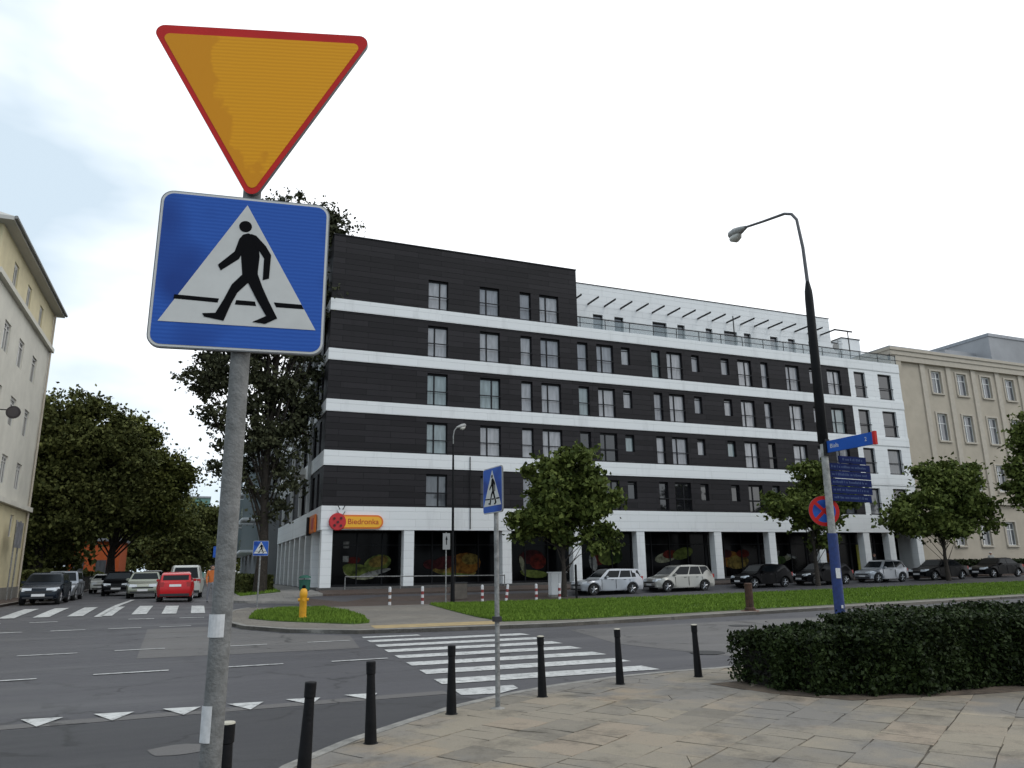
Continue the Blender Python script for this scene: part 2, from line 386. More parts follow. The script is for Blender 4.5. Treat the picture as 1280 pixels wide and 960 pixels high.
def kerb(name, line, top, w=.15, below=.14, closed=False):
    """kerbstone strip following a polyline, its outer edge on the line, its top at gz+top"""
    pts = []
    for (a, b) in zip(line, line[1:]):
        n = max(1, int(math.dist(a, b)/1.0))
        for i in range(n): pts.append((a[0]+(b[0]-a[0])*i/n, a[1]+(b[1]-a[1])*i/n))
    pts.append(line[-1]); vs = []; fs = []
    for i, p in enumerate(pts):
        a = pts[max(0, i-1)]; b = pts[min(len(pts)-1, i+1)]; d = Vector((b[0]-a[0], b[1]-a[1])).normalized(); nn = Vector((-d.y, d.x))
        z = gz(*p)+top
        q = (p[0]+nn.x*w, p[1]+nn.y*w)
        vs += [(p[0], p[1], z-below), (p[0], p[1], z-.015), (p[0]+nn.x*.015, p[1]+nn.y*.015, z), (q[0], q[1], z), (q[0], q[1], z-below)]
    for i in range(len(pts)-1):
        for k in range(4): a = i*5+k; fs.append((a, a+1, a+6, a+5))
    mb = MB(); mb.add(vs, fs); mb.f.append((0, 1, 2, 3, 4)); k = (len(pts)-1)*5; mb.f.append((k, k+4, k+3, k+2, k+1))
    o = mb.build(name, M_kerb); o['kind'] = 'structure'; return o

# base ground (flat far beyond)
bm = bmesh.new()
xs = [-900, -300, -100, -40, -14, -10]+[-8+2*i for i in range(52)]+[110, 150, 300, 900]
ys = [-300, -60, 0, 20]+[22+i for i in range(30)]+[60, 80, 120, 200, 400, 1500]
grid = [[bm.verts.new((x, y, gz(x, y)-.06)) for x in xs] for y in ys]
for j in range(len(ys)-1):
    for i in range(len(xs)-1): bm.faces.new((grid[j][i], grid[j][i+1], grid[j+1][i+1], grid[j+1][i]))
bmobj(bm, 'ground', M_ground)['kind'] = 'structure'
sheet('main_road', [(-120, -60), (120, -60), (120, 41.6), (-7.6, 41.6), (-7.6, 23.2), (-120, 23.2)], 0, M_road)
sheet('side_street', [(-7.6, 41.6), (1.4, 41.6), (1.4, 190), (-7.6, 190)], 0, M_road, step=4)
sheet('old_asphalt', [(-30, -6), (-.3, -6), (-.2, 3.8), (.3, 6), (1.1, 7.6), (2.4, 8.9), (3.5, 9.75), (3.3, 10.25), (-30, 10.15)], .004, M_road_s)
sheet('gutter_strip', [(-30, 10.22), (3.3, 10.32), (3.3, 10.62), (-30, 10.5)], .005, M_patch)
sheet('asphalt_patch', [(-.95, 17.3), (1.0, 17.15), (3.4, 17.0), (3.55, 18.2), (3.8, 20.3), (2.4, 21.8), (1.3, 24.2), (.9, 25.9), (-1.2, 25.8)], .004, M_patch)
sheet('asphalt_patch', [(-.02+.27*math.cos(k*math.pi/7)*(1+.15*math.sin(k*2.3)), 8.4+.24*math.sin(k*math.pi/7)) for k in range(14)], .008, M_patch)
sheet('asphalt_patch', [(9.4, 11.2), (60, 11.2), (60, 19.4), (9.4, 18.9), (8.6, 15)], .004, M_patch)
# near pavement of flagstones
near_line = [(90, 10.75), (30, 10.7), (12, 10.7), (7.8, 10.6), (6.9, 10.62), (5.9, 10.5), (4.8, 10.2), (3.76, 9.75), (2.95, 9.25), (2.2, 8.62), (1.45, 7.95), (.8, 7.2), (.35, 6.3), (.0, 5.2), (-.25, 3.8), (-.4, 2), (-.45, -6)]
sheet('pavement_bed', near_line+[(90, -6)], .026, M_joint, .08)
def clip_convex(poly, clip):
    out = poly
    for i in range(len(clip)):
        a, b_ = clip[i], clip[(i+1) % len(clip)]; inp = out; out = []
        if not inp: break
        sd = lambda p: (b_[0]-a[0])*(p[1]-a[1])-(b_[1]-a[1])*(p[0]-a[0])
        for k in range(len(inp)):
            p, q = inp[k], inp[(k+1) % len(inp)]; sp1, sq = sd(p), sd(q)
            if sp1 >= 0: out.append(p)
            if (sp1 >= 0) != (sq >= 0):
                t_ = sp1/(sp1-sq); out.append((p[0]+(q[0]-p[0])*t_, p[1]+(q[1]-p[1])*t_))
    return out
def pavers():
    rg = random.Random(17)
    cl = [(30, 10.54), (7.2, 10.46), (5.9, 10.34), (4.8, 10.05), (3.8, 9.6), (3.0, 9.1), (2.27, 8.48), (1.55, 7.82), (.92, 7.1), (.5, 6.25), (.14, 5.15), (-.1, 3.8), (-.25, 2), (-.3, -1), (30, -1)]
    if sum(cl[i][0]*cl[(i+1) % len(cl)][1]-cl[(i+1) % len(cl)][0]*cl[i][1] for i in range(len(cl))) < 0: cl = cl[::-1]
    ang = R(31); ca_, sa_ = math.cos(ang), math.sin(ang); V = []; F = []; rn = []; S = .5
    W2 = lambda x, y: (ca_*x-sa_*y+.3, sa_*x+ca_*y)
    def emit(P, val, tl, zz):
        P = clip_convex(P, cl)
        if len(P) < 3: return
        c = (sum(p[0] for p in P)/len(P), sum(p[1] for p in P)/len(P)); k = len(V); n = len(P)
        for d, h in ((1, -.02), (1, -.003), (.988, 0)):
            for p in P: V.append((c[0]+(p[0]-c[0])*d, c[1]+(p[1]-c[1])*d, .037+zz+h+(p[0]-c[0])*tl[0]+(p[1]-c[1])*tl[1]))
        F.append(tuple(range(k+2*n, k+3*n))); rn.append(val)
        for l_ in (0, 1):
            for i in range(n): a = k+l_*n+i; b_ = k+l_*n+(i+1) % n; F.append((a, b_, b_+n, a+n)); rn.append(val)
    for j in range(-40, 60):
        off = (0, .25, .1, .35, .2, 0, .3)[j % 7]
        for i in range(-30, 70):
            x, y = i*S+off*1.0, j*S
            cx_, cy_ = W2(x+.25, y+.25)
            if not (-1.5 < cx_ < 27 and -1.5 < cy_ < 11.5): continue
            g_ = rg.uniform(.002, .007); jt = lambda: rg.gauss(0, .008)
            q = [(x+g_+jt(), y+g_+jt()), (x+S-g_+jt(), y+g_+jt()), (x+S-g_+jt(), y+S-g_+jt()), (x+g_+jt(), y+S-g_+jt())]
            val = min(1, max(0, rg.gauss(.5, .22))); tl = (rg.gauss(0, .006), rg.gauss(0, .006)); zz = abs(rg.gauss(0, .0025)); u_ = rg.random()
            if u_ < .16:   # broken in two along a slanting line
                t1, t2 = rg.uniform(.2, .8), rg.uniform(.2, .8); lp = lambda a, b_, t_: (a[0]+(b_[0]-a[0])*t_, a[1]+(b_[1]-a[1])*t_)
                A, B_ = lp(q[0], q[1], t1), lp(q[3], q[2], t2); e_ = .004
                emit([W2(*p) for p in (q[0], (A[0]-e_, A[1]), (B_[0]-e_, B_[1]), q[3])], val, tl, zz); emit([W2(*p) for p in ((A[0]+e_, A[1]), q[1], q[2], (B_[0]+e_, B_[1]))], val, (rg.gauss(0, .01), rg.gauss(0, .01)), zz)
            elif u_ < .24: # a corner broken off
                c1, c2 = rg.uniform(.12, .3), rg.uniform(.12, .3); A = (q[1][0]-c1, q[1][1]); B_ = (q[1][0], q[1][1]+c2)
                emit([W2(*p) for p in (q[0], A, B_, q[2], q[3])], val, tl, zz); emit([W2(*p) for p in ((A[0]+.009, A[1]), q[1], (B_[0], B_[1]-.009))], min(1, val+.2), tl, zz)
            else: emit([W2(*p) for p in q], val, tl, zz)
    me = bpy.data.meshes.new('near_pavement'); me.from_pydata(V, [], F); me.materials.append(M_flag)
    a = me.attributes.new('rnd', 'FLOAT', 'FACE'); a.data.foreach_set('value', rn)
    o = bpy.data.objects.new('near_pavement', me); COL.objects.link(o); o['kind'] = 'structure'
pavers()
kerb('near_kerb', near_line, .041, w=.14)
# dark soil strip under the hedge
# far side: island and paths
far_line = [(2.0, 33.0), (1.35, 31.6), (1.0, 29), (.95, 26.6), (1.4, 24.3), (2.5, 22.1), (4.1, 20.7), (6, 20.3), (9.45, 20.0), (12.5, 20.3), (16.5, 20.9), (34.5, 23.3), (60, 24.6), (120, 25.5)]
sheet('far_pavement', far_line+[(120, 32.9), (60, 32.9), (20, 32.9)], .10, M_path, .14)
kerb('far_kerb', far_line, .107, w=.16)
sheet('yellow_paving', [(4.6, 20.95), (8.1, 20.6), (8.3, 21.9), (4.7, 22.1)], .104, M_tact)
g_right = [(9.5, 32.7), (9.0, 28.5), (8.55, 24), (8.5, 21.4), (10.5, 21.0), (16.5, 21.8), (34.5, 24.2), (60, 25.5), (119, 26.2), (119, 32.7)]
g_isl = [(1.75, 27.2), (2.4, 25.7), (4.4, 22.9), (4.9, 23.2), (5.3, 26), (5.4, 29.5), (4.9, 32.2), (3.2, 32.0), (2.2, 30.5)]
sheet('grass_ground', g_right, .125, M_grassb, .03)
sheet('grass_ground', g_isl, .125, M_grassb, .03)
sheet('service_lane_pavers', [(5.0, 33.2), (19.5, 33.2), (19.5, 41.4), (5.0, 41.4)], .006, M_paver)
# left and right pavements of the side street, pavement by the shops
sheet('left_pavement', [(-14, 29), (-8.4, 29), (-7.7, 31), (-7.6, 190), (-9.3, 190), (-9.3, 52), (-14, 51)], .10, M_paver, .13, step=3)
kerb('left_kerb', [(-7.6, 190), (-7.7, 31), (-8.4, 29), (-14, 28.9)][::-1], .105)
sheet('corner_pavement', [(1.4, 43), (1.2, 40.5), (2.4, 39.0), (5.0, 38.6), (5.0, 41.3), (6.3, 41.6), (6.3, 100), (1.4, 100)], .10, M_walk, .13, step=3)
g_side = [(2.3, 45.5), (2.3, 43.6), (4.3, 43.3), (4.4, 46), (4.4, 95), (2.3, 95)]
sheet('grass_ground', g_side, .125, M_grassb, .03)
sheet('shop_pavement', [(6.3, 41.5), (100, 41.5), (100, 46.5), (6.3, 46.5)], .10, M_paver, .16)

# road markings
def marks(name, polys, z=.009):
    bm_ = bmesh.new()
    for p in polys:
        vs = [bm_.verts.new((x, y, gz(x, y)+z)) for x, y in p]; f_ = bm_.faces.new(vs)
        if f_.normal.z < 0: f_.normal_flip()
    bmesh.ops.triangulate(bm_, faces=bm_.faces[:])
    if name == 'side_street_zebra':
        for k in range(30, 46): bmesh.ops.bisect_plane(bm_, geom=bm_.verts[:]+bm_.edges[:]+bm_.faces[:], plane_co=(0, k+.3, 0), plane_no=(0, 1, 0))
        for v_ in bm_.verts: v_.co.z = gz(v_.co.x, v_.co.y)+.018
    bm_.normal_update()
    for f_ in bm_.faces:
        if f_.normal.z < 0: f_.normal_flip()
    o = bmobj(bm_, name, M_paint); o['kind'] = 'structure'
rz_ = random.Random(4)
ze = []
ZY = [19.6, 18.45, 17.25, 16.1, 14.95, 13.75, 12.6, 11.45, 10.38]
XL = [3.95, 3.88, 3.82, 3.76, 3.7, 3.62, 3.55, 3.46, 3.4]; XR = [5.4, 7.85, 7.72, 7.62, 7.5, 7.4, 7.25, 7.1, 4.3]
for i, y in enumerate(ZY):
    a, b = XL[i], XR[i]; h = .27; s_ = -.17/4*(1 if i < 8 else 0)
    ze.append([(a, y-h), (b, y-h+s_*(b-a)), (b-.02, y+h+s_*(b-a)), (a+.03, y+h)])
ze[-1] = [(3.4, 10.12), (3.9, 10.02), (4.3, 10.3), (4.35, 10.62), (3.45, 10.62)]
ze[0] = [(3.95, 19.35), (5.4, 19.3), (5.4, 19.62), (4.0, 19.75)]
marks('zebra_crossing', ze)
marks('side_street_zebra', [[(x, 31.6), (x+.5, 31.6), (x+.5, 36.2), (x, 36.2)] for x in (-6.2, -5.15, -4.1, -2.05, -1.05, -.05)]+[[(-3.2, 31.0), (-2.95, 31.0), (-2.75, 44), (-2.95, 44)], [(-3.05, 31.3), (-2.65, 31.3), (-2.6, 36), (-2.9, 36)]])
marks('give_way_triangles', [[(x, 10.86), (x+.44, 10.8), (x+.25, 10.29)] for x in (-3.25, -2.5, -1.75, -1.0, -.25, .5, 1.22, 1.98)], .013)
ds = []
for x0, x1, y in [(-3.3, -2.2, 19.1), (-1.5, -.5, 19.2), (.7, 1.65, 18.95), (2.55, 3.55, 18.9), (-5.2, -4.1, 19.1), (-7, -6, 19.1), (-1.45, -.3, 14.95), (-3.4, -2.25, 14.85), (.6, 1.6, 14.9), (2.45, 3.5, 14.8), (-5.6, -4.4, 14.85)]:
    ds.append([(x0, y-.055), (x1, y-.055), (x1, y+.055), (x0, y+.055)])
for x in (-7, -5.4, -3.8, -2.3, -.9): ds.append([(x, 26.3), (x+.9, 26.3), (x+.9, 26.45), (x, 26.45)])
for x in (-6.5, -4.9, -2.0, -.4): ds.append([(x, 29.6), (x+.8, 29.6), (x+.8, 29.75), (x, 29.75)])
marks('lane_dashes', ds, .013)
# manhole covers
for (x, y, q) in ((9.2, 12.6, .33), (13.9, 17.5, .3)):
    o = MB().lathe([(q, .0), (q, .012), (q-.03, .014)], 20, (x, y, 0)).build('manhole_cover', mat('cast_iron', (.03, .03, .03), .6, .5, var=.3, vscale=20)); o['kind'] = 'structure'

# grass blades
def inpoly(x, y, P):
    c = False; j = len(P)-1
    for i in range(len(P)):
        if (P[i][1] > y) != (P[j][1] > y) and x < (P[j][0]-P[i][0])*(y-P[i][1])/(P[j][1]-P[i][1])+P[i][0]: c = not c
        j = i
    return c
def rawmesh(name, V, F, m, parent=None, rnd=None):
    me = bpy.data.meshes.new(name); nF, k = F.shape
    me.vertices.add(len(V)); me.vertices.foreach_set('co', V.astype(np.float32).ravel())
    me.loops.add(nF*k); me.loops.foreach_set('vertex_index', F.astype(np.int32).ravel())
    me.polygons.add(nF); me.polygons.foreach_set('loop_start', np.arange(0, nF*k, k, dtype=np.int32))
    me.materials.append(m)
    if rnd is not None:
        a = me.attributes.new('rnd', 'FLOAT', 'FACE'); a.data.foreach_set('value', rnd.astype(np.float32))
    me.update(calc_edges=True); me.validate()
    o = bpy.data.objects.new(name, me); COL.objects.link(o)
    if parent: o.parent = parent
    return o
def grass(name, P, n, hgt, seed, xmax=1e9, wd=.03):
    rg = random.Random(seed); V = []; F = []; rn = []
    x0 = min(p[0] for p in P); x1 = min(xmax, max(p[0] for p in P)); y0 = min(p[1] for p in P); y1 = max(p[1] for p in P)
    while len(F) < n:
        x = x0+(x1-x0)*rg.random()**1.5; y = rg.uniform(y0, y1)
        if not inpoly(x, y, P): continue
        z = gz(x, y)+.12; a = rg.uniform(0, 6.28); w = wd*rg.uniform(.6, 1.4); h = hgt*rg.uniform(.4, 1.3)
        dx, dy = math.cos(a)*w, math.sin(a)*w; lx, ly = rg.uniform(-.5, .5)*h, rg.uniform(-.5, .5)*h
        k = len(V); V += [(x-dx, y-dy, z), (x+dx, y+dy, z), (x+lx, y+ly, z+h)]; F.append((k, k+1, k+2)); rn.append(rg.random())
    o = rawmesh(name, np.array(V), np.array(F), M_grass, None, np.array(rn)); o['kind'] = 'stuff'
    finish(o, {'lawn_grass': 'long green lawn strip between the road and the parked cars', 'island_grass': 'small patch of green grass around the yellow hydrant', 'verge_grass': 'dark verge grass under the tall tree beside the side street'}[name], 'grass'); return o
grass('lawn_grass', g_right, 90000, .09, 1, 75)
grass('island_grass', g_isl, 12000, .09, 2)
grass('verge_grass', g_side, 9000, .12, 3, 9)

# ------------------------------------------------------------------ vegetation
def leafmesh(name, pts, size, m, parent, seed, stretch=1.5):
    rg = np.random.default_rng(seed); n = len(pts)
    d = rg.normal(size=(n, 3)); d /= np.linalg.norm(d, axis=1)[:, None]
    e = rg.normal(size=(n, 3)); e -= (e*d).sum(1)[:, None]*d; e /= np.linalg.norm(e, axis=1)[:, None]
    s = size*rg.uniform(.55, 1.35, n)[:, None]
    nn = np.cross(d, e)*.18*s
    V = np.stack([pts-d*s*stretch/2, pts+e*s/2+nn, pts+d*s*stretch/2, pts-e*s/2+nn], 1).reshape(-1, 3)
    F = np.arange(4*n).reshape(n, 4)
    return rawmesh(name, V, F, m, parent, rg.random(n))
def crown_points(blobs, nclump, nleaf, cr, seed, hollow=.45, drop=0):
    """blobs: (x,y,z,rx,ry,rz); returns leaf points and clump centres"""
    rg = np.random.default_rng(seed); vol = np.array([b[3]*b[4]*b[5] for b in blobs])**.75; vol /= vol.sum()
    cs = []
    for b, w in zip(blobs, vol):
        k = max(3, int(nclump*w)); d = rg.normal(size=(k, 3)); d /= np.linalg.norm(d, axis=1)[:, None]
        rr = (hollow**3+(1-hollow**3)*rg.random(k))**(1/3)*rg.uniform(.85, 1.12, k)
        cs.append(np.array(b[:3])+d*rr[:, None]*np.array(b[3:]))
    cs = np.concatenate(cs); per = int(nleaf/len(cs)); out = []
    for c in cs:
        k = max(4, int(per*rg.uniform(.3, 1.9))); rad = cr*rg.uniform(.6, 1.7)
        q = rg.normal(size=(k, 3))*rad*.52; q[:, 2] *= .6
        # twigs: leaves gather along short drooping lines
        tw = rg.normal(size=(max(2, k//14), 3))*rad*.62; tw[:, 2] *= .55; ti = rg.integers(0, len(tw), k)
        along = rg.random(k)[:, None]; q2 = tw[ti]*(1-along*.65)+rg.normal(size=(k, 3))*.07*rad; sel = (rg.random(k) < .6)[:, None]
        out.append(c+np.where(sel, q2, q))
    return np.concatenate(out), cs
def limbs(parent, trunk, cs, seed, r0, nl=26, m=None):
    rg = random.Random(seed); mb = MB()
    n = len(trunk); rr = [r0*(1-.72*i/(n-1)) for i in range(n)]; rr[0] = r0*1.35
    mb.tube(trunk, rr, 9)
    T = [Vector(t) for t in trunk]
    idx = list(range(len(cs))); rg.shuffle(idx)
    for i in idx[:nl]:
        c = Vector(cs[i]); h = (c.z-T[0].z); best = None
        k = rg.uniform(.35, .95)*h*.8+T[0].z
        for a, b in zip(T, T[1:]):
            if a.z <= k <= b.z: best = a.lerp(b, (k-a.z)/(b.z-a.z))
        if best is None: best = T[-2]
        mid = best.lerp(c, .5)+Vector((rg.uniform(-.2, .2), rg.uniform(-.2, .2), rg.uniform(.0, .35)))*((c-best).length*.25)
        ra = r0*rg.uniform(.16, .3); mb.tube([best, mid, c], [ra, ra*.6, ra*.18], 5, False)
    return mb.build('trunk', m or M_bark, parent, smooth=60, fix=False)
def tree(name, label, loc, blobs, nclump, nleaf, cr, size, m, r0, trunk, seed, group=None, nl=26, cat='tree'):
    t = thing(name, label, cat, loc, 0, group)
    pts, cs = crown_points(blobs, nclump, nleaf, cr, seed)
    leafmesh('crown', pts, size, m, t, seed+1); limbs(t, trunk, cs, seed+2, r0, nl)
    return t
M_leafA = mat('leaf_green', (.036, .054, .013), .7, spec=.12, col2=(.120, .145, .034), vscale=.5, attr=True, lo=.25, hi=.75)
M_leafD = mat('leaf_dark', (.042, .052, .017), .7, spec=.08, col2=(.140, .148, .048), vscale=.35, attr=True, lo=.25, hi=.8)
M_leafP = mat('leaf_poplar', (.026, .029, .017), .7, spec=.08, col2=(.080, .085, .045), vscale=.4, attr=True, lo=.25, hi=.8)
M_leafY = mat('leaf_yellowish', (.040, .052, .013), .7, spec=.1, col2=(.165, .175, .045), vscale=.4, attr=True, lo=.25, hi=.8)
M_hedge = mat('leaf_hedge', (.006, .011, .003), .6, spec=.15, col2=(.036, .055, .014), vscale=1.5, attr=True, lo=.3, hi=.85)

SG = 'young street trees planted along the parked cars'
def zt(x, y): return gz(x, y)+.1
tree('street_tree', 'round green street tree with yellowish top, standing left of the silver estate car', (17.95, 36.6, zt(18, 36.6)),
     [(.45, 0, 7.0, 1.5, 1.4, 1.3), (.2, 0, 5.6, 2.3, 1.8, 1.2), (-1.3, 0, 3.9, 1.6, 1.4, .95), (1.2, .3, 4.6, 1.8, 1.5, 1.2), (-.3, 0, 4.3, 1.7, 1.5, 1.0), (2.3, .2, 5.0, 1.1, 1, .9), (1.6, 0, 3.0, 1.6, 1.1, .7), (-1.8, 0, 6.3, .7, .6, .35)],
     150, 26000, .55, .19, M_leafA, .13, [(0, 0, 0), (.03, 0, 1.5), (0, .05, 3), (.1, 0, 4.5), (.3, 0, 7.3)], 11, SG)
tree('street_tree', 'loose street tree behind the blue direction signs', (35.4, 36.8, zt(35.4, 36.8)),
     [(.6, 0, 7.0, 1.2, 1.2, 1.0), (-.8, 0, 5.0, 2.3, 1.6, .9), (1.6, 0, 5.4, 2.2, 1.7, 1.1), (.3, 0, 4.0, 1.5, 1.3, .9), (-2.0, 0, 4.6, 1.2, 1, .5), (.8, 0, 2.9, 1.2, 1, .5)],
     110, 17000, .5, .19, M_leafA, .12, [(0, 0, 0), (0, 0, 2), (.1, 0, 4), (.4, 0, 6.8)], 21, SG)
tree('street_tree', 'wide dark green street tree in front of the beige building, by the black saloon', (47.0, 37.0, zt(47, 37)-.05),
     [(1.0, 0, 7.0, 2.2, 1.8, 1.3), (-.5, 0, 5.1, 2.8, 2.0, 1.2), (2.6, 0, 5.6, 2.2, 1.8, 1.3), (-2.6, 0, 3.9, 1.8, 1.4, .8), (.3, 0, 3.5, 2.1, 1.6, .8), (3.2, .2, 4.2, 1.6, 1.4, .8), (-3.7, 0, 3.9, .8, .7, .35)],
     150, 26000, .6, .2, M_leafA, .13, [(0, 0, 0), (-.05, 0, 1.6), (.1, 0, 3), (.3, 0, 4.5), (.8, 0, 7)], 31, SG)
tree('street_tree', 'tall leafy tree cut off by the right edge of the view', (54.9, 34.3, zt(54.9, 34.3)),
     [(.5, 0, 9.4, 2.6, 2.2, 2.2), (-.4, 0, 6.9, 2.7, 2.2, 1.6), (1.5, 0, 5.2, 2.9, 2.2, 1.4), (-1.4, 0, 5.4, 1.2, 1.4, 1.3)],
     160, 24000, .6, .2, M_leafA, .16, [(0, 0, 0), (0, 0, 2.5), (.1, 0, 5), (.4, 0, 9.5)], 41, SG)
# big poplar at the corner
tree('poplar_tree', 'very tall dark poplar rising behind the crossing sign beside the black and white building', (3.45, 46.3, gz(3.4, 46)+.1),
     [(.3, 0, 22.9, 2.0, 2.0, 2.4), (2.3, 0, 22.2, 1.9, 1.6, 1.5), (3.2, -.4, 23.2, 1.5, 1.3, .9), (-.6, 0, 19, 3.2, 2.8, 3.0), (2.0, 0, 17.6, 2.2, 2.2, 2.6), (-1.6, 0, 15.4, 2.6, 2.4, 2.2), (-3.9, 0, 12.0, 1.5, 1.3, 1.0), (-2.6, 0, 12.5, 2.0, 1.8, 1.4), (.2, 0, 13.6, 2.4, 2.4, 2.4), (.1, 0, 10.5, 2.3, 2.0, 2.0), (-2.5, 0, 9.9, 1.7, 1.5, .8), (1.4, 0, 10.6, 1.5, 1.6, 2.2), (-.5, 0, 7.9, 2.2, 1.8, 1.6), (.7, 0, 5.8, 1.3, 1.3, 1.8), (-1.6, 0, 6.8, 1.4, 1.2, .9), (3.6, 0, 22.4, 1.2, 1.0, .9)],
     420, 50000, .66, .155, M_leafP, .30, [(0, 0, 0), (.05, 0, 3), (-.1, 0, 7), (.1, 0, 12), (0, 0, 17), (.3, 0, 23.5)], 51, nl=60)
# dense trees along the left of the side street
BG = 'dark trees on the left of the side street'
tree('broad_tree', 'large dark tree behind the pale yellow building, nearest of the left row', (-10.2, 61, .35),
     [(1.2, 0, 11.0, 3.9, 3.4, 3.0), (-1.6, 0, 9.6, 3.2, 3.2, 3.0), (3.3, 0, 9.0, 3.2, 3.0, 3.0), (.6, 0, 6.4, 4.4, 3.6, 3.2), (-2.0, 0, 6.0, 2.6, 3.0, 3.0), (4.2, 0, 6.4, 2.6, 2.8, 1.9), (-.6, 0, 3.4, 2.2, 3, 1.6), (-2.0, 0, 3.2, 1.8, 2.4, 1.6)],
     520, 110000, .85, .19, M_leafD, .4, [(0, 0, 0), (.1, 0, 3), (.2, 0, 7), (.8, 0, 12)], 61, BG, 50)
tree('broad_tree', 'dark tree with feathery right side behind the parked cars on the left', (-5.9, 65, .35),
     [(.4, 0, 10.4, 2.6, 2.8, 2.6), (2.0, 0, 8.4, 2.6, 2.6, 2.2), (3.6, 0, 9.2, 1.4, 1.5, 1.1), (.6, 0, 6.6, 2.8, 2.8, 1.8), (-1.8, 0, 7.6, 2.6, 2.6, 3.0), (2.8, 0, 5.4, 1.8, 2, 1.4)],
     330, 60000, .85, .185, M_leafY, .33, [(0, 0, 0), (-.1, 0, 2.6), (.3, 0, 6), (.5, 0, 11)], 71, BG, 40)
for i, (x, y, h, w, lab) in enumerate([(-13.2, 74, 9, 5, 'low dark tree mostly hidden behind the nearest left tree'), (-2.6, 95, 8.0, 2.6, 'middle tree down the side street, right of the orange facade'), (-3.6, 118, 12.5, 4.6, 'distant tree over the champagne saloon at the end of the street'), (3.4, 124, 12.0, 5.0, 'distant tree left of the grey pole at the end of the street'), (-9.5, 112, 12, 5.0, 'distant tree at the far left end of the street'), (0.2, 146, 13.5, 5.5, 'farthest tree closing off the side street'), (9.5, 150, 12.5, 5.0, 'far tree behind the white balconies on the right of the street')]):
    tree('broad_tree', lab, (x, y, .35), [(0, 0, h*.72, w*.8, w*.8, h*.24), (-w*.35, 0, h*.5, w*.7, w*.7, h*.25), (w*.4, 0, h*.48, w*.7, w*.7, h*.26), (0, 0, h*.27, w*.85, w*.7, h*.17)],
         190, 22000, 1.0, .28, M_leafD, .28, [(0, 0, 0), (0, 0, h*.3), (.2, 0, h*.75)], 81+7*i, 'trees at the far end of the side street', 16)

def hedge(name, label, loc, size, n, leaf, seed, m=M_hedge, cat='hedge', lumps=None):
    """size: list of boxes x0,x1,y0,y1,z0,z1 (local)"""
    t = thing(name, label, cat, loc); rg = np.random.default_rng(seed); P = []
    core = MB()
    area = [2*((b[1]-b[0])*(b[5]-b[4])+(b[3]-b[2])*(b[5]-b[4]))+2*(b[1]-b[0])*(b[3]-b[2]) for b in size]; tot = sum(area)
    for b, a in zip(size, area):
        k = int(n*a/tot); x = rg.uniform(b[0], b[1], k); y = rg.uniform(b[2], b[3], k); z = rg.uniform(b[4], b[5], k)
        face = rg.choice(5, k, p=[.42, .08, .06, .12, .32]); dep = np.abs(rg.normal(0, .05, k)); sgn = rg.normal(0, .025, k)
        wob = .06*np.sin(x*3.1+1)+.05*np.sin(x*7.3+z*5)+.04*np.sin(y*6+x*2)
        y = np.where(face == 0, b[2]+dep+sgn+wob, y); y = np.where(face == 1, b[3]-dep+sgn-wob, y)
        x = np.where(face == 2, b[0]+dep+sgn+wob, x); x = np.where(face == 3, b[0]+dep*2+sgn+wob, x)
        z = np.where(face == 4, b[5]-dep*1.3+sgn+wob*.7, z)
        P.append(np.stack([x, y, z], 1)); core.box(b[0]+.14, b[1]-.1, b[2]+.16, b[3]-.14, b[4]-.03, b[5]-.17)
    for b, a in zip(size, area):
        ns = int(a*4 if leaf < .1 else 0)
        for _ in range(ns):
            x, y = rg.uniform(b[0], b[1]), rg.uniform(b[2], b[3]); hh_ = rg.uniform(.03, .13); k = rg.integers(5, 12); tt = rg.random(k)
            P.append(np.stack([x+rg.normal(0, .012, k)+tt*rg.normal(0, .04), y+rg.normal(0, .012, k)+tt*rg.normal(0, .04), b[5]-.03+tt*hh_], 1))
    P = np.concatenate(P)
    leafmesh('foliage', P, leaf, m, t, seed, 1.7)
    core.build('twig_core', mat('hedge_twigs', (.010, .009, .006), .95, var=.5, vscale=30, bump=1, bscale=60), t)
    return t
# near hedge, low rounded left end then tall run
hedge('clipped_hedge', 'dark clipped hedge at the right edge of the flagstone pavement', (7.05, 7.35, .035),
      [(.05, .7, .85, 1.9, .02, .62), (.25, 1.0, .35, 1.7, .02, .70), (.75, 1.5, .1, 1.5, .02, .78), (1.35, 6.0, -.12, 1.4, .02, .90), (3.2, 16, -.32, 1.1, .02, .86)], 170000, .036, 5)
sheet('hedge_bed', [(6.7, 9.2), (6.9, 8.2), (7.4, 7.35), (9.5, 6.9), (23, 6.6), (23, 9.2), (10, 9.3)], .044, M_soil)
hedge('low_hedge', 'low dark hedge beside the pavement under the tall poplar', (2.5, 47.0, gz(3, 47)+.1), [(0, 1.7, 0, 18, .0, .95)], 9000, .14, 6, M_leafD)
hedge('low_hedge', 'dark shrub row under the trees behind the blue hatchback on the left', (-12.5, 54.5, .35), [(0, 4.2, 0, 1.4, .0, 1.5), (3.4, 4.6, 0, 26, .0, 1.3)], 12000, .2, 7, M_leafD)
hedge('low_hedge', 'dark shrubs at the foot of the beige building', (53.6, 43.0, .5), [(0, 26, 0, 1.3, 0, 1.15)], 14000, .13, 8, M_hedge)

